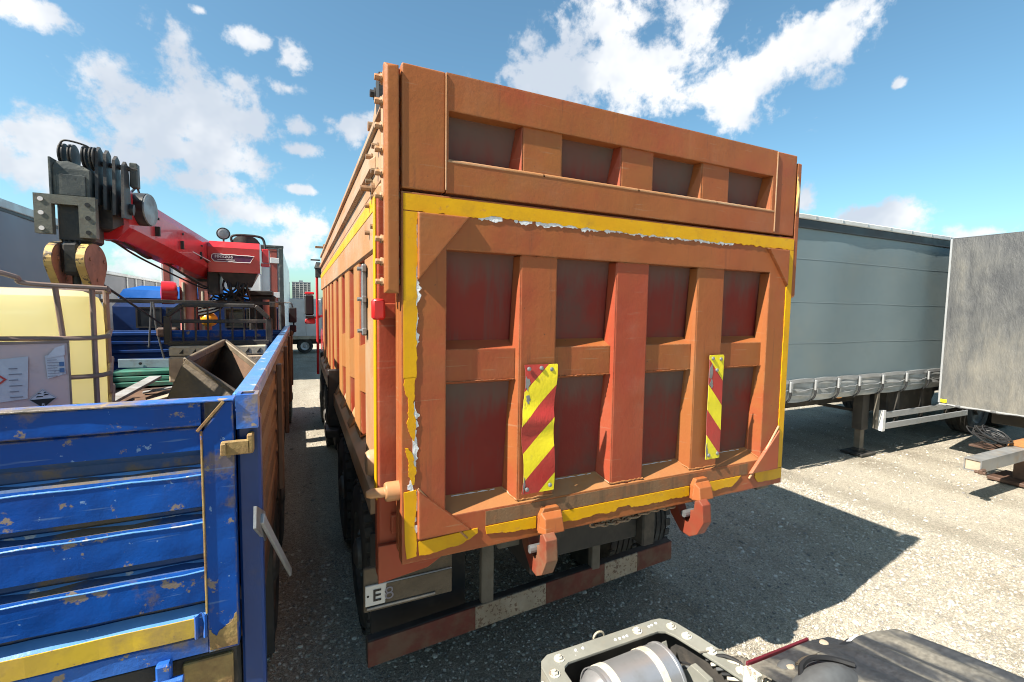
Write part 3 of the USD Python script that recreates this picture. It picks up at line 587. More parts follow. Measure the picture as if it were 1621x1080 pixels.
def corner(pts, s):
    c = np.mean(pts, axis=0)
    return hull([(x, 0.002, z) for x, z in pts] + [(x + (c[0] - x) * s, -0.019, z + (c[1] - z) * s) for x, z in pts])


for pts in (((-1.185, 2.755), (-0.95, 2.755), (-1.185, 2.46)), ((0.99, 2.755), (1.19, 2.755), (1.19, 2.52)), ((1.19, 1.33), (0.93, 1.33), (1.19, 1.60)), ((-1.185, 1.33), (-0.93, 1.33), (-1.185, 1.56))):
    part(TG, 'corner_plate', corner(pts, 0.07), 'orange_faded')
part(TG, 'weld_seam', tube([(0.93, -0.006, 1.30), (1.045, -0.008, 1.43), (1.19, -0.006, 1.615)], 0.007, 6), 'orange_side')
part(TG, 'weld_seam', tube([(-0.95, -0.004, 1.29), (-1.05, -0.006, 1.40), (-1.18, -0.004, 1.56)], 0.005, 6), 'orange_side')
part(TG, 'muddy_skin', bx(-0.86, 0.92, -0.0016, 0.002, 1.332, 1.400, 0.0004), 'orange_muddy')

# peeling reflective tape: yellow film over white flakes
Y0 = -0.0025


def tape(poly, mat='tape_yellow', y=Y0, name='reflective_tape', t=0.002):
    return part(TG, name, prism(poly, 'y', y - t, 0.002), mat)


tape(ragged([(1.19, 2.757), (-0.2, 2.757), (-0.85, 2.764), (-0.93, 2.75), (-1.18, 2.755)], [(-1.243, 2.757), (-1.243, 2.824), (1.243, 2.824), (1.243, 2.757)], 0.009, 3))
lt = ragged([(-1.186, 2.752), (-1.186, 2.35), (-1.19, 2.05)], [(-1.242, 2.05), (-1.243, 2.752)], 0.007, 5)
tape(lt)
def rag2(zs, xl, xr_, seed):
    """A strip down the left edge, torn on both sides."""
    r = np.random.default_rng(seed)
    z = np.linspace(zs[0], zs[-1], int(abs(zs[-1] - zs[0]) / 0.004) + 2)
    q = np.zeros((len(z), 3)); q[:, 0] = z * 55; q[:, 1] = seed
    left = np.interp(z, zs[::-1], xl[::-1]) + 0.016 * (meshkit.fbm(q, 4, seed) - 0.5)
    q[:, 1] += 9.3
    right = np.interp(z, zs[::-1], xr_[::-1]) + 0.018 * (meshkit.fbm(q, 4, seed + 5) - 0.5)
    return Polygon(np.vstack([np.stack([left, z], 1), np.stack([np.maximum(right, left + 0.002), z], 1)[::-1]])).buffer(0)


tape(rag2([2.052, 2.0, 1.95, 1.90, 1.85, 1.80, 1.775], [-1.242, -1.236, -1.225, -1.222, -1.228, -1.214, -1.205], [-1.19, -1.193, -1.196, -1.20, -1.192, -1.196, -1.199], 9))
tape(rag2([1.745, 1.72, 1.68, 1.64, 1.60, 1.58], [-1.240, -1.232, -1.222, -1.226, -1.215, -1.205], [-1.226, -1.205, -1.197, -1.19, -1.193, -1.198], 12))
tape(ragged([(-1.188, 1.555), (-1.188, 1.45), (-1.196, 1.40), (-1.185, 1.30), (-1.186, 1.255)], [(-1.23, 1.25), (-1.238, 1.32), (-1.242, 1.55)], 0.005, 17))
tape(ragged([(-0.90, 1.305), (-0.98, 1.268), (-1.10, 1.252), (-1.175, 1.256)], [(-1.18, 1.318), (-0.90, 1.328)], 0.006, 21))
tape(ragged([(-0.592, 1.272), (-0.70, 1.276), (-0.80, 1.283), (-0.855, 1.292)], [(-0.86, 1.327), (-0.592, 1.328)], 0.007, 22))
tape(ragged([(0.425, 1.274), (0.22, 1.270), (0.0, 1.272), (-0.02, 1.288), (-0.09, 1.288), (-0.11, 1.268), (-0.25, 1.278), (-0.30, 1.266), (-0.448, 1.276)], [(-0.448, 1.328), (0.425, 1.328)], 0.008, 24))
tape(ragged([(0.83, 1.300), (0.79, 1.275), (0.66, 1.268), (0.567, 1.272)], [(0.567, 1.328), (0.86, 1.328)], 0.007, 27))
tape(ragged([(1.243, 1.262), (1.02, 1.262), (0.99, 1.30)], [(0.99, 1.33), (1.243, 1.33)], 0.004, 29))
tape(ragged([(1.193, 1.335), (1.19, 2.753)], [(1.243, 2.753), (1.243, 1.335)], 0.003, 31))
fr = np.random.default_rng(4)
flakes = []


def flake(x, z, sx, sz, k=11):
    a = np.linspace(0, 2 * math.pi, k, endpoint=False)
    rr = fr.uniform(0.3, 1.15, k)
    return Polygon(np.stack([x + sx * rr * np.cos(a), z + sz * rr * np.sin(a)], 1)).buffer(0)


def under_run(p0, p1, inward, seed, cover=0.6):
    """White backing film left in ragged runs along the inner edge p0-p1 of the yellow film."""
    r = np.random.default_rng(seed)
    p0, p1, inward = np.array(p0, float), np.array(p1, float), np.array(inward, float)
    L = np.linalg.norm(p1 - p0)
    d = (p1 - p0) / L
    s_ = r.uniform(0, 0.03)
    while s_ < L - 0.02:
        w = min(r.choice([0.02, 0.035, 0.06, 0.10, 0.15]) * r.uniform(0.7, 1.3), L - s_)
        k = max(6, int(w / 0.0025))
        t = np.linspace(0, 1, k)
        q = np.zeros((k, 3)); q[:, 0] = (s_ + t * w) * 70; q[:, 1] = seed
        e = 0.024 * (meshkit.fbm(q, 3, seed) - 0.16) * np.sin(np.clip(t, 0.06, 0.94) * math.pi) ** 0.5 * r.uniform(0.6, 1.3)
        top = p0 + d * (s_ + t * w)[:, None] + inward * np.maximum(e, 0.0008)[:, None]
        bot = (p0 + d * (s_ + t * w)[:, None] - inward * 0.012)[::-1]
        pg = Polygon(np.vstack([top, bot])).buffer(0)
        if r.uniform() < cover and pg.area > 1e-5:
            flakes.append(pg)
        s_ += w + r.choice([0.0, 0.004, 0.02, 0.06])


under_run((-0.94, 2.755), (0.76, 2.757), (0, -1), 41, 0.95)
under_run((-0.62, 2.755), (0.70, 2.757), (0, -1), 61, 0.8)
under_run((-1.186, 2.72), (-1.188, 2.06), (1, 0), 43, 0.9)
under_run((-1.19, 2.04), (-1.192, 1.60), (1, 0), 47, 0.75)
under_run((-1.188, 1.55), (-1.188, 1.36), (1, 0), 53, 0.8)
for x, z, sx, sz in ((-1.203, 1.90, 0.014, 0.045), (-1.212, 1.57, 0.012, 0.028), (-1.20, 1.43, 0.013, 0.026)):
    flakes.append(flake(x, z, sx, sz).buffer(0.004).buffer(-0.003))
for fl in flakes:
    part(TG, 'tape_flake', prism(fl, 'y', -0.0012 - 0.0028 * (fl.area > 3e-4) * fr.uniform(0, 1), 0.001), 'flake_white')

# striped warning plates
def warning(x0, x1, z0, z1, up, bent, seed):
    r = np.random.default_rng(seed)
    e = [(x0 + 0.006 + bent * 0.010 * math.sin(9 * t), z0 + (z1 - z0) * t) for t in np.linspace(0, 1, 14)]
    o = Polygon(e + [(x1 + bent * 0.008 * math.sin(7 * t + 1), z0 + (z1 - z0) * t) for t in np.linspace(1, 0, 14)]).buffer(-0.004).buffer(0.004)
    h = 0.148 if up else 0.150
    s = 1.05 if up else -1.15
    w = x1 - x0

    def curved(m):
        m = m.subdivide_to_size(0.035)
        v = np.array(m.vertices)
        v[:, 1] += -0.012 - bent * (0.014 * np.exp(-((v[:, 2] - z0 - 0.36) / 0.05) ** 2) + 0.012 * np.sin((v[:, 2] - z0) * 8) ** 2 * (v[:, 0] - x0) / w)
        return trimesh.Trimesh(v, m.faces, process=False)
    pn = part(TG, 'warning_plate', curved(prism(o.buffer(-0.0005), 'y', 0.0, 0.002)), 'steel_grey')
    zz0 = z0 - 0.42 if up else z0 - 0.12
    k = 0
    while zz0 < z1 + 0.4:
        st = Polygon([(x0 - 0.02, zz0), (x1 + 0.02, zz0 + s * (w + 0.04)), (x1 + 0.02, zz0 + h + s * (w + 0.04)), (x0 - 0.02, zz0 + h)]).intersection(o)
        if not st.is_empty and st.area > 1e-5:
            part(pn, 'yellow_stripe' if k % 2 else 'red_stripe', curved(prism(st, 'y', -0.002, -0.0002)), 'sign_yellow' if k % 2 else 'sign_red')
        zz0 += h
        k += 1
    for x, z in ((x0 + 0.03, z1 - 0.02), (x0 + w * 0.55, z1 - 0.018 if up else z1 - 0.09), (x1 - 0.025, z1 - 0.025), (x1 - 0.02, z0 + 0.03), (x0 + 0.03, z0 + 0.025)):
        part(pn, 'rivet', lathe([(0.011, 0), (0.010, 0.006), (0.005, 0.009), (0, 0.009)], (x, -0.014 - bent * 0.006, z), (0, -1, 0), 10), 'steel_grey')
    if bent:
        for x, z, a, b in ((x0 + 0.02, z1 - 0.09, 0.022, 0.05), (x0 + 0.03, z1 - 0.17, 0.02, 0.03), (x0 + 0.015, z0 + 0.05, 0.01, 0.05)):
            part(pn, 'bare_patch', curved(prism(flake(x, z, a, b).intersection(o), 'y', -0.0030, -0.0022)), 'steel_grey')


warning(-0.684, -0.507, 1.455, 2.088, True, 1.0, 1)
warning(0.528, 0.648, 1.475, 2.10, False, 0.15, 2)

# upper board
UB0 = 2.846
ub = sbox(-1.06, UB0, 1.042, ZT)
UCOL = [(-1.05, -0.695), (-0.479, -0.131), (0.084, 0.433), (0.652, 1.012)]
ub = ub.difference(sbox(UCOL[0][0], 2.985, UCOL[-1][1], 3.190))
UB = part(T, 'upper_board', prism(ub, 'y', -0.004, 0.075), 'orange_faded')
part(UB, 'end_plate', bx(-1.248, -1.064, -0.002, 0.13, UB0, ZT, 0.004), 'orange_faded')
part(UB, 'end_plate', bx(1.046, 1.235, -0.001, 0.13, UB0, ZT, 0.004), 'orange_faded')
part(UB, 'back_sheet', bx(-1.06, 1.042, 0.105, 0.13, UB0, ZT), 'recess_red')
part(UB, 'top_edge', bx(-1.06, 1.042, 0.0752, 0.1048, 3.20, ZT - 0.001), 'orange_faded')
part(UB, 'bottom_edge', bx(-1.06, 1.042, 0.0752, 0.1048, UB0 + 0.001, 2.975), 'orange_faded')
for i, (a, b) in enumerate(UCOL):
    part(UB, 'recess_sheet', hull([(a - 0.01, 0.083, 2.97), (b + 0.01, 0.083, 2.97), (a - 0.01, 0.058, 3.2), (b + 0.01, 0.058, 3.2), (a - 0.01, 0.108, 2.97), (b + 0.01, 0.108, 3.2), (b + 0.01, 0.108, 2.97), (a - 0.01, 0.108, 3.2)]), 'recess_red')
    f0 = -0.003 if i == 3 else 0.008
    part(UB, 'rib_side', hull([(b + 0.001, f0, 2.984), (b + 0.001, f0, 3.191), (b - 0.042, 0.082, 2.984), (b - 0.012, 0.06, 3.191), (b + 0.01, 0.08, 2.984), (b + 0.01, 0.08, 3.191)]), 'orange_red' if i in (0, 1) else 'orange_faded')
    part(UB, 'ledge', hull([(max(a - 0.11, -1.055), y, z) for y, z in ((-0.0055, 2.975), (-0.0055, 2.982), (0.002, 2.990), (0.10, 2.975), (0.10, 3.004))] + [(min(b + 0.115, 1.038), y, z) for y, z in ((-0.0055, 2.975), (-0.0055, 2.982), (0.002, 2.990), (0.10, 2.975), (0.10, 3.004))]), 'orange_side')  # brighter orange than the board: sunlight on the lip painted in
for a, b in ((-0.695, -0.479), (-0.131, 0.084), (0.433, 0.652)):
    part(UB, 'rib', hull([(x, y, z) for x, y in ((a, 0.014), (b, 0.014), (a + 0.008, 0.007), (b - 0.008, 0.007), (a, 0.09), (b, 0.09)) for z in (2.98, 3.195)]), 'orange_faded')
for x in (-1.062, 1.044):
    part(UB, 'weld_seam', tube([(x, -0.006, z) for z in np.linspace(UB0 + 0.01, ZT - 0.005, 12)], 0.004, 5), 'orange_side')
# side flanges of the upper board with their row of bolts
part(UB, 'gap_strip', bx(-1.2615, -1.2485, 0.035, 0.125, 2.45, 3.335, 0.002), 'orange_red')
FL = part(UB, 'side_flange', hull([(-1.262, -0.009, 2.41), (-1.262, -0.009, 3.325), (-1.305, -0.009, 2.425), (-1.305, -0.009, 3.315), (-1.318, 0.002, 2.41), (-1.318, 0.002, 3.33), (-1.318, 0.03, 2.41), (-1.318, 0.03, 3.33), (-1.262, 0.03, 2.41), (-1.262, 0.03, 3.33)]), 'orange_faded')
part(UB, 'side_flange', hull([(1.246, -0.0015, 2.46), (1.246, -0.0015, 3.30), (1.28, -0.0015, 2.47), (1.28, -0.0015, 3.295), (1.293, 0.01, 2.46), (1.293, 0.01, 3.305), (1.293, 0.08, 2.46), (1.293, 0.08, 3.305), (1.246, 0.08, 2.40), (1.246, 0.08, 3.305)]), 'orange_faded')
dent = sheet(lambda a, b: (1.243 + 0.012 * math.sin(b * math.pi) * math.sin(14 * b) * 0.3, -0.003 - 0.014 * math.sin(b * math.pi) * a, 2.98 + 0.26 * b), np.linspace(0, 1, 3), np.linspace(0, 1, 22), (0.03, 0.012, 0))
part(UB, 'torn_edge', dent, 'hook_yellow')
for z in (3.30, 3.205, 3.105, 3.01, 2.915, 2.82, 2.64, 2.545, 2.46):
    part(UB, 'bolt', cat(cyl((-1.322, 0.075, z), (-1.345, 0.075, z), 0.013, 6), cyl((-1.316, 0.075, z), (-1.323, 0.075, z), 0.019, 10), bx(-1.318, -1.25, 0.03, 0.11, z - 0.014, z + 0.014)), 'orange_side')

# body: floor, side walls with ribs, rails
FRONT = 7.7
part(T, 'body_floor', bx(-1.2, 1.2, 0.16, FRONT, 1.24, 1.36, 0.01), 'orange_red')
part(T, 'front_board', bx(-1.2, 1.2, FRONT - 0.08, FRONT + 0.02, 1.36, 3.30, 0.01), 'orange_red')
SW = part(T, 'side_wall', bx(-1.165, -1.13, 0.5, FRONT, 1.36, 3.20), 'orange_red', label='left side wall with upright ribs')  # darker red wall: shade between the ribs put into the colour
part(SW, 'rear_panel', bx(-1.252, -1.166, 0.273, 1.19, 1.15, 2.66, 0.006), 'orange_side')
SR = part(T, 'side_wall', cat(bx(1.15, 1.25, 0.16, FRONT, 1.30, 3.30)), 'orange_red')
for y0, y1 in ((1.46, 1.94), (2.20, 2.72), (2.98, 3.50), (3.80, 4.35), (4.62, 5.10), (5.38, 5.85), (6.12, 6.60), (6.88, 7.36)):
    part(SW, 'rib', hull([(-1.164, y0 - 0.0, 1.45), (-1.164, y1, 1.45), (-1.257, y0 + 0.025, 1.40), (-1.257, y1 - 0.12, 1.40), (-1.164, y0, 2.66), (-1.164, y1, 2.66), (-1.257, y0 + 0.025, 2.655), (-1.257, y1 - 0.12, 2.655)]), 'orange_rib')
    part(SW, 'rib_web', hull([(-1.166, y0 - 0.003, 1.45), (-1.166, y0 - 0.003, 2.655), (-1.250, y0 + 0.018, 1.42), (-1.250, y0 + 0.018, 2.65), (-1.166, y0 + 0.02, 1.45), (-1.250, y0 + 0.03, 2.65)]), 'orange_red')  # darker red sheet painting shade on the rear face of each rib
    if y0 < 3:
        part(SW, 'rib_patch', hull([(-1.189, y0 - 0.02, 1.72), (-1.189, y0 + 0.10, 1.72), (-1.258, y0 + 0.10, 1.75), (-1.258, y0 + 0.02, 1.75), (-1.189, y0 - 0.02, 2.10), (-1.189, y0 + 0.10, 2.10), (-1.258, y0 + 0.10, 2.07), (-1.258, y0 + 0.02, 2.07)]), 'orange_rib')
part(SW, 'upper_rail', bx(-1.265, -1.14, 0.50, FRONT + 0.02, 2.662, 2.985, 0.012), 'orange_side')
part(SW, 'yellow_strip', bx(-1.268, -1.262, 0.61, FRONT, 2.875, 2.952, 0.0005), 'tape_yellow')
part(SW, 'extension_board', cat(bx(-1.255, -1.19, 0.50, FRONT + 0.02, 2.99, 3.285, 0.008)), 'orange_side')
part(SW, 'board_rail', hull([(-1.254, 0.66, 3.085), (-1.254, FRONT, 3.085), (-1.285, 0.68, 3.095), (-1.285, FRONT, 3.095), (-1.285, 0.68, 3.145), (-1.285, FRONT, 3.145), (-1.254, 0.66, 3.165), (-1.254, FRONT, 3.165)]), 'orange_side')
part(SW, 'board_top', bx(-1.275, -1.18, 0.48, FRONT + 0.02, 3.286, 3.325, 0.006), 'orange_side')
part(SW, 'lower_rail', hull([(-1.164, 0.62, 1.45), (-1.164, FRONT, 1.45), (-1.30, 0.62, 1.34), (-1.30, FRONT, 1.34), (-1.30, 0.62, 1.20), (-1.30, FRONT, 1.20), (-1.14, 0.62, 1.20), (-1.14, FRONT, 1.20)]), 'orange_side')
for y0 in (1.94, 2.72, 3.50, 4.35, 5.10, 5.85, 6.60):
    part(SW, 'gusset', hull([(-1.19, y0 + 0.03, 1.44), (-1.19, y0 + 0.23, 1.44), (-1.285, y0 + 0.03, 1.355), (-1.285, y0 + 0.23, 1.355), (-1.19, y0 + 0.03, 1.56), (-1.19, y0 + 0.23, 1.56)]), 'orange_side')
part(SW, 'chassis_skirt', bx(-1.24, -1.20, 0.62, 5.2, 0.98, 1.20, 0.01), 'chassis_dark')
RP = part(T, 'rear_post', cat(bx(-1.325, -1.11, 0.197, 0.272, 1.07, 2.86, 0.012), prism([(-1.325, 1.06), (-1.325, 1.24), (-0.93, 1.24), (-0.93, 1.18), (-1.03, 1.125), (-1.09, 1.09)], 'y', 0.172, 0.1945)), 'orange_red', label='red rear corner post with yellow strip and pins')
part(T, 'rear_post', bx(1.06, 1.24, 0.185, 0.485, 1.10, 2.95, 0.03), 'orange_red')
part(RP, 'post_tube', lathe([(0, 0), (0.052, 0), (0.055, 0.01), (0.055, 0.43), (0.05, 0.44), (0, 0.44)], (-1.237, 0.25, 2.865), (0, 0, 1), 16), 'orange_side', smooth=40)
part(RP, 'yellow_strip', bx(-1.3285, -1.323, 0.204, 0.264, 1.45, 2.85, 0.0005), 'tape_yellow')
EP = part(RP, 'ear_plate', prism([(0.50, 3.326), (0.90, 3.326), (0.92, 3.36), (0.74, 3.47), (0.60, 3.52), (0.52, 3.50)], 'x', -1.245, -1.215), 'orange_side')
part(RP, 'rubber_buffer', prism([(0.37, 3.28), (0.47, 3.28), (0.48, 3.46), (0.44, 3.485), (0.38, 3.47)], 'x', -1.28, -1.20), 'black_rubber')
part(RP, 'pivot_bolt', cat(cyl((-1.245, 0.58, 3.45), (-1.275, 0.58, 3.45), 0.03, 12), cyl((-1.275, 0.58, 3.45), (-1.295, 0.58, 3.45), 0.018, 6)), 'frame_black')
part(RP, 'pivot_bolt', cat(cyl((-1.245, 0.82, 3.37), (-1.275, 0.82, 3.37), 0.026, 12)), 'steel_bolt')
part(RP, 'latch_plate', bx(-1.29, -1.10, 0.20, 0.48, 3.262, 3.276), 'orange_side')
for y, z in ((0.56, 3.18), (0.78, 3.19), (0.58, 3.06), (0.80, 3.06), (0.60, 2.93), (0.83, 2.93), (0.62, 2.78), (0.85, 2.78)):
    part(SW, 'bolt', cat(cyl((-1.25, y, z), (-1.264, y, z), 0.021, 10), cyl((-1.264, y, z), (-1.292, y, z), 0.014, 6)), 'steel_bolt')
part(SW, 'stud', cat(cyl((-1.25, 0.72, 3.0), (-1.275, 0.72, 3.0), 0.034, 14), cyl((-1.27, 0.72, 3.0), (-1.33, 0.72, 3.0), 0.016, 8)), 'steel_bolt')
LB = part(SW, 'lock_bar', bx(-1.285, -1.255, 1.06, 1.12, 2.17, 2.62, 0.008), 'steel_grey', label='grey steel locking bar on the side wall')
for z in (2.20, 2.40, 2.59):
    part(LB, 'bolt', cat(cyl((-1.283, 1.09, z), (-1.31, 1.09, z), 0.014, 6), bx(-1.286, -1.262, 1.03, 1.06, z - 0.02, z + 0.02)), 'steel_grey')
LA = part(RP, 'lamp_bracket', bx(-1.325, -1.24, 0.170, 0.1965, 2.30, 2.37, 0.003), 'orange_red')
part(RP, 'marker_lamp', bx(-1.352, -1.296, 0.120, 0.169, 2.295, 2.388, 0.010), 'lens_red', smooth=40, label='red side marker lamp on the rear post')
part(RP, 'boss', lathe([(0, 0), (0.075, 0), (0.075, 0.04), (0.062, 0.06), (0.045, 0.062), (0, 0.062)], (-1.25, 0.72, 1.46), (-1, 0, 0), 20), 'orange_side', smooth=40)
part(TG, 'hinge_pin', cat(lathe([(0, 0), (0.043, 0), (0.043, 0.07), (0.038, 0.08), (0, 0.08)], (-1.23, 0.075, 1.535), (-1, 0, 0), 18), lathe([(0, 0), (0.022, 0), (0.022, 0.065), (0.012, 0.085), (0, 0.088)], (-1.305, 0.075, 1.535), (-1, 0.06, 0), 14)), 'orange_side', smooth=40)
part(RP, 'stop_bracket', cat(bx(-1.265, -1.235, 0.17, 0.196, 1.29, 1.38), bx(-1.235, -1.215, 0.16, 0.196, 1.28, 1.31)), 'orange_red')
part(SW, 'corner_fixture', cat(bx(-1.22, -1.12, FRONT - 0.02, FRONT + 0.12, 3.26, 3.55, 0.01), bx(-1.36, -1.2, FRONT + 0.02, FRONT + 0.06, 3.47, 3.51)), 'steel_bolt')

# lumpy weld beads where the ribs stand on the frame, and mud runs below
wr = np.random.default_rng(77)


def weld(p0, p1, r=0.0045, mat='orange_ledge'):
    p0, p1 = np.array(p0, float), np.array(p1, float)
    k = max(4, int(np.linalg.norm(p1 - p0) / 0.012))
    part(TG, 'weld_bead', tube([p0 + (p1 - p0) * t + wr.normal(0, 0.0012, 3) for t in np.linspace(0, 1, k)], r, 5), mat)


for (a, b) in ((-0.694, -0.491), (-0.139, 0.082), (0.436, 0.653)):
    weld((a - 0.002, 0.009, 1.423), (b + 0.002, 0.009, 1.423))
    weld((a - 0.004, 0.010, 1.425), (a - 0.05, 0.076, 1.470))
    weld((a + 0.004, 0.0075, 2.604), (b - 0.004, 0.0075, 2.604), 0.003, 'orange_faded')
for (a, b) in COLS:
    weld((a + 0.006, 0.024, 2.018), (b - 0.016, 0.024, 2.018), 0.003, 'orange_faded')
weld((1.035, 0.001, 1.415), (0.983, 0.076, 1.470))

# hooks under the tailgate
for xh in (-0.565, 0.452):
    HK = part(TG, 'hook_bracket', prism([(-0.066, 1.255), (0.066, 1.255), (0.062, 1.335), (0.042, 1.372), (-0.042, 1.372), (-0.062, 1.335)], 'y', -0.03, 0.001).apply_translation((xh + 0.045, 0, 0)), 'orange_faded')
    part(HK, 'bracket_gusset', hull([(xh - 0.03, -0.028, 1.255), (xh + 0.115, -0.028, 1.255), (xh - 0.015, -0.028, 1.355), (xh + 0.10, -0.028, 1.355), (xh - 0.01, -0.075, 1.262), (xh + 0.095, -0.075, 1.262), (xh - 0.005, -0.06, 1.33), (xh + 0.09, -0.06, 1.33)]), 'orange_faded')
    CL = part(T, 'hook_claw', prism([(0.20, 1.22), (0.10, 1.22), (0.055, 1.13), (0.01, 1.115), (-0.02, 1.14), (-0.02, 1.19), (-0.045, 1.20), (-0.05, 1.255), (-0.078, 1.272), (-0.108, 1.25), (-0.118, 1.15), (-0.075, 1.065), (-0.02, 1.03), (0.05, 1.035), (0.13, 1.11)], 'x', xh - 0.028, xh + 0.034), 'dull_red')
    part(CL, 'claw_pin', cyl((xh - 0.06, -0.0, 1.165), (xh + 0.07, -0.0, 1.165), 0.02, 10), 'steel_grey')
# chain along the underside
links = []
for i in range(16):
    x = -0.22 + i * 0.036
    a = np.linspace(0, 2 * math.pi, 12)
    pts = np.stack([x + 0.028 * np.cos(a), 0.03 + 0.016 * np.sin(a) * (i % 2), 1.205 - 0.012 * math.sin(i * 0.4) + 0.016 * np.sin(a) * (1 - i % 2)], 1)
    part(TG, 'chain_link', tube(pts, 0.006, 6), 'steel_bolt')

# chassis, axles, wheels, mudguards
part(T, 'chassis_rail', bx(-0.46, -0.36, 0.30, 9.6, 0.82, 1.12, 0.01), 'chassis_dark')
part(T, 'chassis_rail', bx(0.36, 0.46, 0.30, 9.6, 0.82, 1.12, 0.01), 'chassis_dark')
part(T, 'cross_member', bx(-0.36, 0.36, 0.36, 0.44, 0.86, 1.10, 0.01), 'chassis_dark')
part(T, 'sub_frame', bx(-0.55, 0.55, 0.18, 6.8, 1.125, 1.235, 0.01), 'chassis_dark')
for y in (1.52, 2.92, 6.35, 8.10):
    part(T, 'axle', cat(cyl((-1.0, y, 0.52), (1.0, y, 0.52), 0.09, 12), lathe([(0, -0.2), (0.12, -0.17), (0.21, 0), (0.12, 0.17), (0, 0.2)], (0, y, 0.54), (1, 0, 0), 16)), 'chassis_dark')
    for s in (-1, 1):
        wheel(T, s * 1.13, y, 0.52, 0.29, s)
        if y < 4:
            wheel(T, s * 0.79, y, 0.52, 0.29, s)
for s in (-1, 1):
    if s < 0:
        part(T, 'mud_flap', bx(s * 0.98 - 0.3, s * 0.98 + 0.3, 0.80, 0.82, 0.34, 1.0, 0.004), 'black_rubber')
    pr = [(y_, 0.52 + 0.62 * math.sin(a)) for a, y_ in ((a, 2.92 + 0.62 * math.cos(a)) for a in np.linspace(0.35, 2.8, 14))]
    part(T, 'mudguard', sheet(lambda a, b: (s * (0.64 + 0.63 * b), 2.92 + 0.64 * math.cos(a), 0.50 + 0.64 * math.sin(a)), np.linspace(0.2, 2.3, 16), [0, 1], (0, 0, 0.012)), 'black_rubber')
part(T, 'flap_bracket', cat(bx(-1.36, -1.20, 3.70, 3.78, 0.95, 1.62, 0.01), bx(-1.40, -1.22, 3.55, 3.85, 0.86, 0.95, 0.01)), 'frame_black')
part(T, 'air_tank', lathe([(0, 0), (0.1, 0.02), (0.14, 0.08), (0.14, 0.9), (0.1, 0.97), (0, 1.0)], (-1.0, 4.0, 0.75), (0, 1, 0), 18), 'chassis_dark', smooth=40)
part(T, 'fuel_tank', bx(-1.25, -0.62, 4.2, 5.6, 0.45, 1.0, 0.06), 'chassis_dark')
part(T, 'side_guard', cat(bar((-1.22, 3.75, 0.55), (-1.22, 5.7, 0.55), 0.03, 0.1), bar((-1.22, 3.75, 0.85), (-1.22, 5.7, 0.85), 0.03, 0.1)), 'chassis_dark')

# underrun bumper, painted in blocks, on two pale brackets; bent a little out of line
def bpos(t):
    return np.array([-1.335 + 2.30 * t, 0.50 + 0.16 * t, 0.475 + 0.02 * t])


BM = part(T, 'bumper', bar(bpos(0.0) + (0, 0.03, 0), bpos(1.0) + (0, 0.03, 0), 0.055, 0.15, 0.004), 'chassis_dark')
for a, b, m in ((0.0, 0.275, 'bumper_red'), (0.275, 0.495, 'bumper_white'), (0.495, 0.71, 'bumper_red'), (0.71, 0.845, 'bumper_white'), (0.845, 1.0, 'bumper_red')):
    part(BM, 'painted_block', bar(bpos(a) + (0, 0, 0), bpos(b) + (0, 0, 0), 0.010, 0.143, 0.002), m)
for x0, x1, y1 in ((-0.66, -0.58, 0.55), (0.18, 0.25, 0.60)):
    part(T, 'bumper_bracket', cat(bx(x0, x1, y1, y1 + 0.05, 0.54, 1.05, 0.006), bx(x0 - 0.02, x1 + 0.16, y1 - 0.03, y1 + 0.10, 0.95, 1.10, 0.01)), 'chassis_pale')
part(T, 'tool_box', bx(-0.60, -0.45, 0.45, 0.62, 0.93, 1.10, 0.01), 'chassis_pale')
# number plate, mostly under dry mud, on its carrier
PL = part(T, 'plate_carrier', bx(-1.368, -0.905, 0.372, 0.395, 0.80, 1.03, 0.004), 'plate_mud')
NP = part(PL, 'number_plate', bx(-1.362, -0.91, 0.360, 0.371, 0.838, 0.945, 0.004), 'plate_white')
md = ragged([(-1.262, 0.841), (-1.255, 0.88), (-1.27, 0.90), (-1.258, 0.942)], [(-0.912, 0.942), (-0.912, 0.841)], 0.012, 8)
part(NP, 'dry_mud', prism(md, 'y', 0.356, 0.3595), 'plate_mud')
part(NP, 'lettering', text('E', 0.058, (-1.330, 0.3585, 0.862), bold=True), 'ink_black')
part(NP, 'lettering', text('8', 0.062, (-1.272, 0.3553, 0.860), bold=False), 'print_grey')
part(NP, 'screw', lathe([(0.006, 0), (0.005, 0.003), (0, 0.003)], (-1.349, 0.3595, 0.892), (0, -1, 0), 8), 'ink_black')
part(PL, 'lower_strip', bx(-1.355, -1.0, 0.362, 0.371, 0.815, 0.828, 0.002), 'steel_grey')
part(T, 'body_corner', bx(1.10, 1.22, 0.06, 0.18, 1.175, 1.226, 0.004), 'chassis_pale')

# cab far in front, its mirror, and the red snorkel pipe
CB = part(T, 'cab', hull([(x, y, z) for x, y, z in ((-1.2, 8.0, 0.75), (1.2, 8.0, 0.75), (-1.2, 9.9, 0.65), (1.2, 9.9, 0.65), (-1.2, 8.0, 2.75), (1.2, 8.0, 2.75), (-1.1, 9.7, 2.7), (1.1, 9.7, 2.7), (-1.2, 9.95, 1.7), (1.2, 9.95, 1.7), (-1.1, 8.1, 2.95), (1.1, 8.1, 2.95), (-1.0, 9.4, 2.95), (1.0, 9.4, 2.95))]), 'crane_red')
part(CB, 'side_window', bx(-1.206, -1.195, 8.75, 9.55, 1.85, 2.55, 0.002), 'window_dark')
part(CB, 'step_panel', bx(-1.28, -1.15, 7.95, 8.5, 0.5, 1.45, 0.03), 'crane_grey')
MR = part(T, 'cab_mirror', bx(-1.55, -1.37, 8.9, 9.02, 2.16, 2.60, 0.03), 'ink_black')
part(MR, 'mirror_cap', bx(-1.545, -1.36, 8.93, 9.06, 2.605, 2.66, 0.012), 'crane_red')
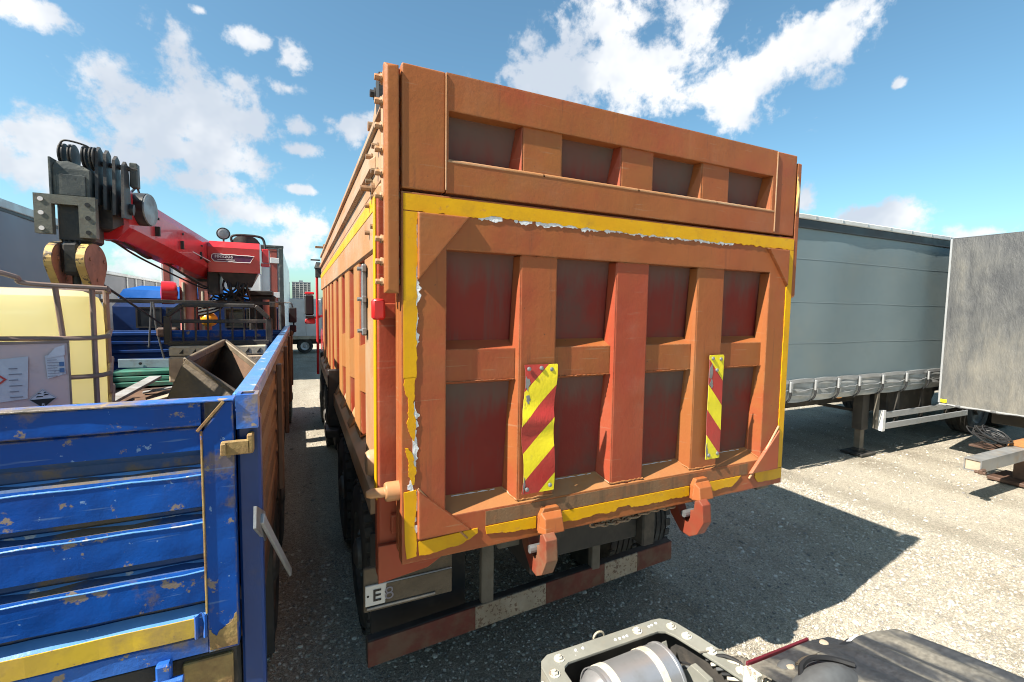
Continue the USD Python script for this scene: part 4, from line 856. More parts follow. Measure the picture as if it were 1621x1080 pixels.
part(MR, 'mirror_arm', cat(bx(-1.55, -1.34, 8.92, 9.05, 1.97, 2.08, 0.02), bar((-1.52, 8.97, 2.05), (-1.15, 8.95, 2.16), 0.06, 0.05)), 'crane_red')
part(MR, 'lower_mirror', bx(-1.54, -1.36, 8.9, 9.0, 2.09, 2.15, 0.01), 'ink_black')
part(T, 'snorkel_pipe', cyl((-1.33, 7.95, 1.0), (-1.33, 7.95, 2.92), 0.024, 10), 'crane_red')
part(T, 'intake_head', cat(bx(-1.36, -1.25, 7.9, 8.02, 2.92, 3.10, 0.01), hull([(-1.38, 7.88, 3.1), (-1.22, 7.88, 3.1), (-1.38, 8.04, 3.1), (-1.22, 8.04, 3.1), (-1.34, 7.92, 3.22), (-1.27, 7.92, 3.22), (-1.3, 8.0, 3.22)]), bx(-1.44, -1.27, 7.93, 8.0, 3.25, 3.275)), 'crane_grey')

# ------------------------------------------------------------------ blue crane truck
B = thing('crane_truck', 'blue flatbed crane truck with dented ribbed tailgate on the left', 'crane truck', (-3.0, 4.5, 0))
XL, XR, YR, ZD = -4.30, -1.925, -0.25, 1.33
prof = [(-0.205, 1.90), (-0.245, 1.905)]
Z = [(1.712, 1.822), (1.558, 1.668), (1.400, 1.508)]
rail = [(-0.205, 2.045), (-0.262, 2.045), (-0.262, 1.972), (-0.236, 1.966), (-0.250, 1.962), (-0.250, 1.892), (-0.218, 1.868)]
for z0, z1 in Z:
    rail += [(-0.218, z1 + 0.018), (-0.252, z1 + 0.001), (-0.256, z1 - 0.008), (-0.256, z0), (-0.218, z0 - 0.016)]
rail += [(-0.218, 1.364), (-0.252, 1.352), (-0.256, 1.346), (-0.256, 1.290), (-0.250, 1.284), (-0.258, 1.278), (-0.258, 1.225), (-0.205, 1.225)]


def dents(m, amp, seed):
    v = np.array(m.vertices)
    v[:, 1] += amp * (meshkit.fbm(v * np.array([4.0, 1, 7.0]), 3, seed) - 0.5) * 2
    return trimesh.Trimesh(v, m.faces, process=False)


nx = 40
pr = np.array(rail)
tgp = sheet(lambda a, b: (XL + (XR - XL) * a, *pr[int(b)]), np.linspace(0, 1, nx), np.arange(len(pr)))
tgm = trimesh.Trimesh(tgp.vertices, tgp.faces[:, ::-1], process=False)
tgm = dents(tgm, 0.006, 3)
fc = np.asarray(tgp.vertices)[tgp.faces[:, ::-1]].mean(1)
face = (fc[:, 1] < -0.2485) | (fc[:, 2] > 1.96)
low = fc[:, 2] < 1.284
back = bx(XL, XR, -0.2045, -0.198, 1.226, 2.044)
BT = part(B, 'tailgate', cat(trimesh.Trimesh(tgm.vertices, tgm.faces[face & ~low], process=False), back), 'blue_paint', label='dented blue tailgate with pressed ribs')
for z0, z1, n_ in ((1.972, 2.045, 0),):
    part(BT, 'top_rail', cat(bx(XL, -1.835, -0.270, -0.2, 2.0465, 2.052, 0.002)), 'blue_worn')
part(BT, 'groove_face', trimesh.Trimesh(tgm.vertices, tgm.faces[~face & ~low], process=False), 'blue_grime')
part(BT, 'bottom_rail', trimesh.Trimesh(tgm.vertices, tgm.faces[low], process=False), 'blue_worn')
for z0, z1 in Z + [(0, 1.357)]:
    part(BT, 'rib_edge', dents(sheet(lambda a, b: (XL + (XR - XL) * a, -0.2585 + 0.034 * b, z1 - 0.009 + 0.025 * b + 0.0012 * math.sin(70 * a)), np.linspace(0, 1, nx), [0, 1], (0, 0.002, -0.003)), 0.006, 3), 'blue_highlight')  # pale strips paint sun highlights along the worn rib tops
part(BT, 'yellow_strip', dents(sheet(lambda a, b: (XL + (XR - 0.03 - XL) * a, -0.262 - 0.003 * math.sin(40 * a), 1.288 + b * 0.062), np.linspace(0, 1, 30), [0, 1], (0, 0.004, 0)), 0.004, 8), 'old_yellow')
part(BT, 'crumpled_end', dents(sheet(lambda a, b: (XR - 0.035 + 0.035 * a, -0.264 - 0.010 * math.sin(3 * a * math.pi), 1.285 + b * 0.075), np.linspace(0, 1, 8), np.linspace(0, 1, 6), (0, 0.005, 0)), 0.02, 21), 'blue_worn')
part(BT, 'stile', hull([(x, y, z) for x, y in ((XR + 0.002, -0.205), (XR + 0.002, -0.262), (-1.838, -0.262), (-1.838, -0.205)) for z in (1.225, 1.95)] + [(-1.838, -0.262, 2.044), (-1.838, -0.205, 2.044), (-1.86, -0.262, 2.044), (-1.86, -0.205, 2.044)]), 'blue_paint')
mud = ragged([(-1.922, 1.30), (-1.90, 1.275), (-1.87, 1.30), (-1.842, 1.345)], [(-1.842, 1.232), (-1.92, 1.232)], 0.016, 6)
part(BT, 'mud_patch', prism(mud, 'y', -0.2638, -0.2615), 'rust_yellow')
part(BT, 'corner_seam', bar((-1.935, -0.266, 1.955), (-1.862, -0.268, 2.046), 0.006, 0.009, 0.003), 'rust_yellow')
part(BT, 'latch', cat(bx(-1.872, -1.79, -0.278, -0.262, 1.872, 1.918, 0.007), bx(-1.872, -1.856, -0.290, -0.2785, 1.876, 1.914, 0.005), bx(-1.80, -1.782, -0.278, -0.20, 1.872, 1.935, 0.005)), 'rust_yellow', label='rusty yellow tailgate latch')
part(BT, 'hinge', cat(bx(-2.06, -2.02, -0.285, -0.255, 1.13, 1.235, 0.006), cyl((-2.09, -0.28, 1.17), (-1.99, -0.28, 1.17), 0.016, 10)), 'blue_worn')
part(BT, 'hinge', cat(bx(-3.0, -2.96, -0.285, -0.255, 1.13, 1.235, 0.006), cyl((-3.03, -0.28, 1.17), (-2.93, -0.28, 1.17), 0.016, 10)), 'blue_worn')
part(BT, 'weld_bead', tube([(-1.925, -0.264, z) for z in np.linspace(1.36, 1.955, 14)], 0.0035, 5), 'rust_yellow')
# corner post with an open socket on top
CP = part(B, 'corner_post', cat(bx(-1.832, -1.765, -0.235, -0.16, 0.95, 1.985, 0.008)), 'blue_deep_shade')
part(CP, 'socket', prism(sbox(-1.83, -0.262, -1.768, -0.185).difference(sbox(-1.818, -0.25, -1.780, -0.197)), 'z', 1.952, 2.062), 'blue_worn')
part(CP, 'socket_pin', cyl((-1.82, -0.22, 2.045), (-1.778, -0.22, 2.045), 0.014, 10), 'blue_paint')
part(B, 'rear_beam', cat(bx(XL, -1.84, -0.215, -0.10, 0.98, 1.205, 0.01), bx(XL, -1.85, -0.225, -0.216, 1.15, 1.20)), 'chassis_dark')
part(B, 'rear_bracket', bx(-2.0, -1.86, -0.24, -0.216, 1.0, 1.19, 0.004), 'rust_yellow')
# right side board: blue inside and top, rusty slats outside carry painted orange reflection
SB = part(B, 'side_board', cat(bx(-1.86, -1.822, -0.10, 5.95, 1.34, 1.985, 0.004), bx(-1.866, -1.788, -0.10, -0.02, 1.34, 1.985, 0.006)), 'blue_paint')
part(SB, 'top_cap', bx(-1.858, -1.788, -0.10, 5.95, 1.986, 2.046, 0.008), 'blue_highlight')  # pale colour paints sun glare onto the top of the board
zz_ = 1.36
for k, hgt in enumerate((0.10, 0.14, 0.12, 0.13, 0.12)):
    part(SB, 'outer_slat', hull([(-1.8215, -0.015, zz_), (-1.8215, 5.94, zz_), (-1.8215, -0.015, zz_ + hgt - 0.004), (-1.8215, 5.94, zz_ + hgt - 0.004), (-1.782, -0.015, zz_ + 0.02), (-1.782, 5.94, zz_ + 0.02), (-1.782, -0.015, zz_ + hgt - 0.03), (-1.782, 5.94, zz_ + hgt - 0.03)]), 'rust_brown')
    zz_ += hgt
for y in (1.2, 2.6, 4.1, 5.4):
    part(SB, 'board_post', bx(-1.778, -1.745, y, y + 0.07, 1.20, 1.99, 0.006), 'rust_brown')
part(B, 'side_board', cat(bx(-4.30, -4.25, -0.19, 5.95, 1.34, 2.045, 0.01)), 'blue_paint')
part(B, 'bed_floor', bx(-4.30, -1.80, -0.19, 6.05, 1.20, 1.335, 0.01), 'bucket_inside')
part(B, 'side_beam', bx(-1.86, -1.80, -0.1, 6.0, 1.08, 1.198, 0.006), 'rust_brown')
LV = part(B, 'board_lever', hull([(-1.772, -0.46, 1.70), (-1.764, -0.46, 1.70), (-1.772, -0.43, 1.755), (-1.764, -0.43, 1.755), (-1.772, -0.10, 1.49), (-1.764, -0.10, 1.49), (-1.772, -0.10, 1.60), (-1.764, -0.10, 1.60), (-1.772, 0.02, 1.46), (-1.764, 0.02, 1.50)]), 'steel_grey', label='pale grey lever sticking out behind the corner post')
part(LV, 'lever_arm', bar((-1.760, -0.30, 1.66), (-1.700, 0.44, 1.06), 0.012, 0.034, 0.003), 'alu')
# chassis and wheels under the bed
for s in (-0.42, 0.42):
    part(B, 'chassis_rail', bx(-3.05 + s - 0.05, -3.05 + s + 0.05, 0.0, 9.6, 0.80, 1.10, 0.01), 'chassis_dark')
part(B, 'cross_member', bx(-3.5, -2.6, -0.09, 0.0, 0.72, 1.05, 0.01), 'chassis_dark')


def wheel_pair(t, xc, y, half, r=0.52, dual=True):
    for s in (-1, 1):
        wheel(t, xc + s * half, y, r, 0.28, s)
        if dual:
            wheel(t, xc + s * (half - 0.33), y, r, 0.28, s)


for y in (1.6, 2.95):
    wheel_pair(B, -3.05, y, 1.08)
wheel_pair(B, -3.05, 8.3, 1.08, dual=False)
part(B, 'mud_flap', bx(-2.35, -1.80, 0.88, 0.90, 0.36, 1.06, 0.004), 'black_rubber')
part(B, 'fuel_tank', bx(-2.35, -1.86, 4.2, 5.6, 0.45, 1.02, 0.05), 'chassis_dark')
# head board: ribbed blue sheet with a long bar and two grey straps above it
HB = part(B, 'head_board', bx(-4.28, -1.84, 5.97, 6.0, 1.34, 1.98, 0.006), 'blue_deep_shade')  # darker blue with the shade painted in, ribs too
for z in (1.45, 1.57, 1.69, 1.81, 1.93):
    part(HB, 'rib', hull([(-4.26, 5.969, z - 0.035), (-1.86, 5.969, z - 0.035), (-4.26, 5.969, z + 0.035), (-1.86, 5.969, z + 0.035), (-4.26, 5.935, z - 0.012), (-1.86, 5.935, z - 0.012), (-4.26, 5.935, z + 0.018), (-1.86, 5.935, z + 0.018)]), 'blue_deep_shade')
part(HB, 'guard_bar', cat(bar((-4.28, 5.96, 2.385), (-1.86, 5.96, 2.385), 0.05, 0.05), bar((-4.25, 5.96, 1.98), (-4.25, 5.96, 2.36), 0.05, 0.05), bar((-1.88, 5.96, 1.98), (-1.88, 5.96, 2.36), 0.05, 0.05)), 'frame_black')
part(HB, 'strap', tube(curve([(-3.50, 5.90, 2.38), (-3.52, 5.89, 2.1), (-3.55, 5.90, 1.75)]), 0.012, 6), 'hose_grey')
part(HB, 'strap', tube(curve([(-3.48, 5.89, 2.38), (-3.45, 5.88, 2.0), (-3.36, 5.88, 1.5)]), 0.012, 6), 'hose_grey')
# cab seen from behind
CA = part(B, 'cab', hull([(x, y, z) for x, y, z in ((-4.32, 7.3, 1.0), (-2.02, 7.3, 1.0), (-4.32, 9.4, 0.9), (-2.02, 9.4, 0.9), (-4.34, 7.3, 2.30), (-2.0, 7.3, 2.30), (-4.2, 9.3, 2.35), (-2.1, 9.3, 2.35), (-4.25, 7.35, 2.44), (-2.1, 7.35, 2.44))]), 'blue_deep_shade', label='blue cab in front of the bed')  # darker than the roof: shade on the rear painted in
part(CA, 'roof', lathe([(0, 0), (0.2, 0.02), (0.2, 0.02)], (0, 0, -5), (0, 0, 1), 6) if False else hull([(x, y, z) for x, y, z in ((-4.28, 7.34, 2.445), (-2.07, 7.34, 2.445), (-4.28, 9.1, 2.445), (-2.07, 9.1, 2.445), (-4.22, 7.40, 2.58), (-2.30, 7.40, 2.55), (-4.02, 7.55, 2.65), (-2.6, 7.55, 2.63), (-4.02, 8.9, 2.65), (-2.6, 8.9, 2.63))]), 'cab_blue', smooth=25)
for x0, x1 in ((-4.02, -3.72), (-3.62, -3.25), (-2.80, -2.55), (-2.48, -2.25)):
    w = part(CA, 'rear_window', bx(x0, x1, 7.275, 7.302, 1.98, 2.28, 0.004), 'window_dark')
    part(w, 'window_seal', prism(sbox(x0 - 0.02, 1.96, x1 + 0.02, 2.30).difference(sbox(x0 + 0.004, 1.984, x1 - 0.004, 2.276)), 'y', 7.268, 7.296), 'black_rubber')
BXC = part(B, 'vent_box', bx(-2.42, -2.02, 6.9, 7.25, 1.75, 2.52, 0.02), 'frame_black', label='black box behind the right corner of the cab')
part(BXC, 'cover', bx(-2.45, -2.06, 6.88, 7.26, 2.522, 2.60, 0.01), 'frame_black')
part(BXC, 'exhaust_pipe', cyl((-2.16, 6.84, 1.5), (-2.16, 6.84, 2.45), 0.05, 14), 'crane_pink')
BM1 = part(B, 'cab_mirror', bx(-1.86, -1.71, 8.72, 8.80, 2.0, 2.32, 0.035), 'ink_black', smooth=30)
part(BM1, 'lower_mirror', bx(-1.85, -1.72, 8.72, 8.80, 1.80, 1.95, 0.03), 'ink_black')
part(BM1, 'mirror_arm', cat(tube(curve([(-2.05, 8.9, 2.40), (-1.9, 8.85, 2.42), (-1.79, 8.78, 2.35), (-1.79, 8.77, 1.76), (-2.04, 8.9, 1.68)]), 0.016, 6)), 'ink_black')

# crane behind the cab, its boom stowed back over the bed
p_base, p_tip = np.array([-2.98, 6.55, 3.02]), np.array([-3.215, 3.44, 3.20])
BO = part(B, 'crane_boom', hull([p_tip + (dx, 0, dz) for dx, dz in ((-0.13, 0.20), (0.13, 0.20), (0.15, 0.12), (0.15, -0.14), (0.06, -0.25), (-0.06, -0.25), (-0.15, -0.14), (-0.15, 0.12))] + [p_base + (dx, 0, dz) for dx, dz in ((-0.16, 0.26), (0.16, 0.26), (0.185, 0.17), (0.185, -0.17), (0.07, -0.29), (-0.07, -0.29), (-0.185, -0.17), (-0.185, 0.17))] + [p_base + (dx, 0.25, dz) for dx, dz in ((-0.1, 0.1), (0.1, 0.1), (0.1, -0.2), (-0.1, -0.2))]), 'crane_red', label='red six sided crane boom')
part(BO, 'boom_stripe', bar(p_tip + (0.157, 0.8, -0.055), p_base + (0.180, -0.5, -0.05), 0.006, 0.012, 0.002), 'decal_silver')
part(BO, 'boom_decal', bar(p_tip + (0.158, 0.95, 0.035), p_tip + (0.164, 1.30, 0.03), 0.006, 0.10, 0.002), 'crane_pink')
part(BO, 'boom_collar', hull([p_tip + (dx * 1.07, dy, dz * 1.07) for dy in (-0.02, 0.16) for dx, dz in ((-0.13, 0.20), (0.13, 0.20), (0.15, 0.12), (0.15, -0.14), (0.06, -0.25), (-0.06, -0.25), (-0.15, -0.14), (-0.15, 0.12))]), 'crane_red')
part(BO, 'reel_drum', lathe([(0, 0), (0.15, 0), (0.155, 0.01), (0.155, 0.13), (0, 0.13)], (-3.09, 3.70, 3.265), (1, -0.15, 0), 22), 'crane_black', smooth=40, label='black cable reel on the side of the boom')
part(BO, 'reel_cap', lathe([(0, 0), (0.15, 0), (0.148, 0.012), (0.05, 0.016), (0, 0.016)], (-2.96, 3.68, 3.265), (1, -0.15, 0), 22), 'steel_grey', smooth=30)
part(BO, 'lifting_eye', tube([p_tip + (0.05, 0.95 + 0.045 * math.cos(a), 0.27 + 0.07 * math.sin(a)) for a in np.linspace(0, 2 * math.pi, 14)], 0.014, 6), 'crane_red')
part(BO, 'hydraulic_hose', tube(curve([p_tip + (0.0, 0.02, 0.42), p_tip + (0.05, 0.12, 0.26), p_tip + (0.10, 0.25, 0.22), p_tip + (0.12, 0.42, 0.30), p_tip + (0.15, 0.40, 0.12)]), 0.011, 6), 'cable_black')
part(BO, 'hydraulic_hose', tube(curve([p_tip + (0.05, 0.05, -0.24), p_tip + (0.05, 0.9, -0.34), p_tip + (0.07, 1.4, -0.33), p_base + (0.08, -0.6, -0.40), p_base + (0.10, -0.05, -0.36)]), 0.014, 6), 'cable_black')
part(BO, 'hydraulic_hose', tube(curve([p_tip + (0.00, 0.05, -0.26), p_tip + (0.02, 1.0, -0.37), p_base + (0.03, -0.4, -0.42), p_base + (0.06, 0.0, -0.36)]), 0.010, 6), 'cable_black')
for k, dz in enumerate((-0.02, -0.05)):
    part(BO, 'hydraulic_pipe', tube([p_tip + (0.172, 0.35, dz), p_tip + (0.185, 1.4, dz - 0.02), p_base + (0.20, -0.25, dz - 0.06)], 0.009, 6), 'crane_black')
for t in (0.2, 0.45, 0.7, 0.9):
    q_ = p_tip + (p_base - p_tip) * t
    part(BO, 'pipe_clamp', bx(q_[0] + 0.155, q_[0] + 0.20, q_[1], q_[1] + 0.03, q_[2] - 0.10, q_[2] - 0.0, 0.004), 'crane_black')
    part(BO, 'bolt', cyl(q_ + (0.15 + 0.02 * t, 0.08, 0.09), q_ + (0.175 + 0.03 * t, 0.08, 0.09), 0.014, 6), 'crane_grey')
part(BO, 'warning_label', bar(p_tip + (0.1745, 1.62, 0.06), p_tip + (0.1805, 1.80, 0.05), 0.005, 0.07, 0.001), 'sign_yellow')
part(BO, 'rating_label', bar(p_tip + (0.166, 1.32, -0.10), p_tip + (0.172, 1.46, -0.105), 0.005, 0.06, 0.001), 'decal_silver')
# boom head: grey housing, sheaves, black linkage
hd = np.array([-3.36, 3.22, 0])
BH = part(B, 'boom_head', cat(hull([(hd[0] + x, 3.18 + y, z) for x, y in ((-0.125, 0), (0.11, 0), (0.115, 0.30), (-0.13, 0.30)) for z in (3.22, 3.47)] + [(hd[0] + x, 3.19 + y, z) for x, y, z in ((-0.11, 0, 3.52), (0.07, 0, 3.50), (-0.03, 0, 3.535), (-0.11, 0.25, 3.56), (0.09, 0.25, 3.53))])), 'crane_grey', label='grey boom head with sheaves on top')
part(BH, 'side_plate', bx(hd[0] - 0.145, hd[0] - 0.128, 3.16, 3.50, 3.18, 3.55, 0.004), 'crane_grey')
part(BH, 'cover_plate', bx(hd[0] - 0.10, hd[0] + 0.085, 3.168, 3.179, 3.25, 3.42, 0.003), 'crane_grey')
for dx in (-0.10, -0.04, 0.05, 0.10):
    part(BH, 'sheave', lathe([(0, 0), (0.10, 0), (0.10, 0.008), (0.085, 0.014), (0.10, 0.022), (0.10, 0.03), (0, 0.03)], (hd[0] + dx, 3.30, 3.60), (1, 0, 0), 20), 'crane_black', smooth=30)
part(BH, 'rope_guard', tube(curve([(hd[0] - 0.09, 3.22, 3.66), (hd[0] - 0.05, 3.22, 3.71), (hd[0] + 0.08, 3.24, 3.69), (hd[0] + 0.12, 3.26, 3.64)]), 0.008, 6), 'cable_black')
for k, (dx, h0, h1) in enumerate(((0.135, 3.20, 3.68), (0.19, 3.16, 3.66), (0.25, 3.12, 3.62), (0.31, 3.10, 3.58))):
    part(BH, 'link_plate', hull([(hd[0] + dx + e, y, z) for e in (0, 0.022) for y, z in ((3.20, h0), (3.41, h0 + 0.02), (3.36, h1), (3.24, h1 - 0.02), (3.30, h1 + 0.03))]), 'crane_black')
part(BH, 'link_pin', cyl((hd[0] + 0.10, 3.34, 3.58), (hd[0] + 0.40, 3.36, 3.56), 0.022, 10), 'crane_black')
part(BH, 'link_pin', cyl((hd[0] + 0.10, 3.34, 3.22), (hd[0] + 0.36, 3.36, 3.20), 0.05, 12), 'crane_black')
part(BH, 'boom_extension', hull([p_tip + (dx * 0.85, 0, dz * 0.85) for dx, dz in ((-0.13, 0.20), (0.13, 0.20), (0.15, -0.14), (0, -0.25), (-0.15, -0.14))] + [(-3.27 + dx, 3.30, 3.19 + dz) for dx, dz in ((-0.10, 0.16), (0.13, 0.16), (0.13, -0.18), (-0.10, -0.18))]), 'crane_black')
part(BH, 'latch_stub', bx(hd[0] + 0.34, hd[0] + 0.40, 3.34, 3.42, 3.40, 3.62, 0.008), 'crane_grey')
YK = part(B, 'head_yoke', prism(Polygon([(-0.225, 2.915), (-0.225, 3.235), (0.165, 3.235), (0.165, 2.895), (0.055, 2.895), (0.055, 3.16), (-0.115, 3.16), (-0.115, 2.915)]), 'y', 3.10, 3.165).apply_translation((hd[0], 0, 0)), 'crane_greenish', label='pale greenish yoke with bolt holes under the boom head')
for dx, z in ((-0.18, 3.19), (-0.18, 3.08), (-0.18, 2.955), (0.115, 3.17), (0.115, 3.06), (0.115, 2.94)):
    part(YK, 'bolt_hole', lathe([(0, 0.004), (0.018, 0.004), (0.018, 0), (0, 0)], (hd[0] + dx, 3.0985, z), (0, -1, 0), 12), 'ink_black' if dx > 0 else 'decal_silver')
for dx in (-0.085, -0.045, 0.0, 0.035):
    part(YK, 'hoist_rope', tube([(hd[0] + dx, 3.19, 3.24), (hd[0] + dx * 0.8, 3.18, 2.75)], 0.011, 6), 'cable_black')
part(YK, 'rope_block', bx(hd[0] - 0.11, hd[0] + 0.13, 3.17, 3.40, 2.86, 3.22, 0.02), 'crane_black')
HKB = part(B, 'hook_block', cat(bx(hd[0] - 0.08, hd[0] + 0.05, 3.10, 3.32, 2.58, 2.86, 0.03)), 'crane_black', label='hook block with brown and yellow round cheeks')
for dx, w_ in ((-0.145, 0.05), (0.055, 0.055)):
    x0 = hd[0] + dx
    out = [(3.24 + 0.245 * math.cos(a), 2.70 + 0.165 * math.sin(a)) for a in np.linspace(-0.5, math.pi + 0.5, 22)] + [(3.12, 2.50), (3.38, 2.50)]
    ck = part(HKB, 'cheek', hull([(x0 + e, y, z) for e in (0, w_) for y, z in out]), 'hook_yellow')
    part(ck, 'cheek_face', prism(Polygon(out).buffer(-0.004), 'x', x0 + w_ + 0.0005, x0 + w_ + 0.004), 'hook_brown')
    for y, z in ((3.10, 2.72), (3.40, 2.72), (3.24, 2.55)):
        part(ck, 'cheek_bolt', cyl((x0 + w_ + 0.003, y, z), (x0 + w_ + 0.012, y, z), 0.016, 8), 'hook_brown')
part(HKB, 'swivel', cat(cyl((hd[0] - 0.01, 3.2, 2.58), (hd[0] - 0.01, 3.2, 2.40), 0.03, 10)), 'crane_black')
part(B, 'hook_sling', tube([(hd[0] + 0.1, 3.25, 2.55), (-3.33, 5.0, 2.22), (-3.30, 5.75, 2.02)], 0.012, 6), 'cable_black')
part(B, 'sling_weight', bx(-3.42, -3.18, 5.7, 5.8, 1.90, 2.03, 0.03), 'rust_brown')
# column, control box, hoses, work lamp
CO = part(B, 'crane_column', cat(cyl((-3.18, 6.5, 1.3), (-3.18, 6.5, 2.75), 0.115, 20), bx(-3.05, -2.90, 6.42, 6.58, 1.3, 2.75, 0.02)), 'crane_pink', label='faded pink crane column', smooth=35)
part(CO, 'column_tube', cyl((-3.22, 6.37, 1.6), (-3.22, 6.37, 2.68), 0.02, 8), 'beige_metal')
part(CO, 'column_tube', cyl((-2.98, 6.38, 1.6), (-2.98, 6.38, 2.55), 0.02, 8), 'beige_metal')
part(CO, 'slew_motor', lathe([(0, 0), (0.15, 0.02), (0.17, 0.06), (0.17, 0.20), (0, 0.22)], (-3.30, 6.45, 2.52), (-1, -0.2, 0), 20), 'crane_red', smooth=40)
part(CO, 'head_bracket', hull([(-3.20, 6.40, 2.70), (-2.82, 6.40, 2.70), (-3.20, 6.75, 2.70), (-2.82, 6.75, 2.70), (-3.18, 6.40, 2.95), (-2.80, 6.40, 2.95), (-3.18, 6.75, 2.95), (-2.80, 6.75, 2.95)]), 'crane_black')
part(CO, 'pivot_disc', lathe([(0, 0), (0.27, 0), (0.27, 0.02), (0, 0.02)], (-2.80, 6.55, 3.02), (1, 0, 0), 24), 'crane_red')
part(CO, 'valve_block', bx(-2.88, -2.72, 6.1, 6.5, 2.50, 2.95, 0.02), 'crane_black')
part(CO, 'hand_ball', trimesh.creation.icosphere(subdivisions=3, radius=0.11).apply_translation((-2.88, 6.2, 2.13)), 'lens_amber', smooth=True, label='orange round float on the crane base')
CBX = part(B, 'control_box', hull([(-2.84, 5.98, 2.83), (-2.18, 5.98, 2.83), (-2.84, 6.28, 2.83), (-2.18, 6.28, 2.83), (-2.84, 5.96, 3.19), (-2.18, 5.96, 3.19), (-2.83, 6.06, 3.285), (-2.19, 6.06, 3.285), (-2.84, 6.28, 3.29), (-2.18, 6.28, 3.29)]), 'crane_red', label='red crane control box lettered HRS206')
part(CBX, 'name_decal', prism([(-2.76, 2.99), (-2.79, 3.03), (-2.78, 3.075), (-2.76, 3.085), (-2.26, 3.075), (-2.31, 2.985)], 'y', 5.957, 5.9665), 'decal_dark')
part(CBX, 'decal_frame', tube([(x, 5.956, z) for x, z in ((-2.76, 2.985), (-2.795, 3.03), (-2.785, 3.08), (-2.76, 3.09), (-2.25, 3.08), (-2.305, 2.98), (-2.76, 2.985))], 0.005, 5), 'decal_silver')
part(CBX, 'lettering', text('HRS206', 0.043, (-2.755, 5.9555, 3.037), bold=True), 'decal_silver')
part(CBX, 'lettering', text('CRANE', 0.022, (-2.56, 5.9555, 3.003)) if False else bx(-2.72, -2.50, 5.953, 5.956, 3.006, 3.016, 0.0005), 'decal_silver')
part(CBX, 'side_unit', cat(bx(-2.15, -2.06, 5.98, 6.15, 3.0, 3.20, 0.01), bx(-2.17, -2.05, 6.0, 6.12, 2.94, 2.99, 0.008)), 'crane_red')
part(CBX, 'lower_bracket', hull([(-2.72, 6.0, 2.825), (-2.22, 6.0, 2.825), (-2.72, 6.3, 2.825), (-2.22, 6.3, 2.825), (-2.60, 6.1, 2.62), (-2.30, 6.1, 2.62), (-2.6, 6.3, 2.62)]), 'crane_black')
part(CBX, 'seat_back', sheet(lambda a, b: (-2.58 + 0.38 * a, 6.32 + 0.03 * math.cos(a * math.pi * 2), 3.24 + 0.18 * b * (1 - 0.5 * (2 * a - 1) ** 4)), np.linspace(0, 1, 14), np.linspace(0, 1, 5), (0, 0.035, 0.0)), 'crane_black', smooth=40)
part(CBX, 'guard_loop', tube(curve([(-2.56, 6.2, 3.28), (-2.54, 6.2, 3.40), (-2.22, 6.2, 3.41), (-2.13, 6.2, 3.33), (-2.12, 6.15, 3.05)]), 0.018, 8), 'cable_black')
WL = part(CBX, 'work_lamp', lathe([(0, 0), (0.05, 0), (0.085, 0.05), (0.09, 0.06), (0.085, 0.065), (0, 0.060)], (-2.66, 6.14, 3.40), (0.1, -1, 0.05), 18), 'crane_black', smooth=30)
part(CBX, 'lamp_lens', lathe([(0.078, 0), (0.05, 0.008), (0, 0.010)], (-2.654, 6.078, 3.403), (0.1, -1, 0.05), 18), 'steel_grey')
part(CBX, 'lamp_stem', cyl((-2.66, 6.15, 3.28), (-2.66, 6.15, 3.36), 0.012, 6), 'crane_black')
hr = np.random.default_rng(12)
for i in range(9):
    x0, x1 = hr.uniform(-2.66, -2.30), hr.uniform(-2.9, -2.35)
    part(CBX, 'hydraulic_hose', tube(curve([(x0, 6.1 + hr.uniform(0, 0.12), 2.84), (x0 + hr.uniform(-0.05, 0.05), 6.05, 2.62), ((x0 + x1) / 2, 6.15, 2.44 + hr.uniform(-0.05, 0.08)), (x1, 6.35, 2.40 + hr.uniform(-0.08, 0.1)), (-2.85, 6.45, 2.5 + hr.uniform(-0.1, 0.2))], 26), 0.016, 6), 'cable_black')
for i in range(3):
    part(CO, 'hydraulic_hose', tube(curve([(-2.35 - 0.05 * i, 6.2, 2.60), (-2.5 - 0.05 * i, 6.15, 2.46), (-2.75, 6.1, 2.36 - 0.04 * i), (-3.0, 6.15, 2.30 - 0.05 * i)], 20), 0.022, 6), 'cable_black')

# ------------------------------------------------------------------ load on the bed
XF = (np.array([-2.605, 1.29]), math.radians(16.0), np.array([-2.6, 1.308]))
I = thing('liquid_container', 'square yellowed plastic liquid container in a steel cage behind blue tailgate', 'container', (-3.3, 1.6, 1.335))
ix0, ix1, iy0, iy1, iz0, iz1 = -3.80, -2.622, 1.33, 2.33, 1.50, 2.425


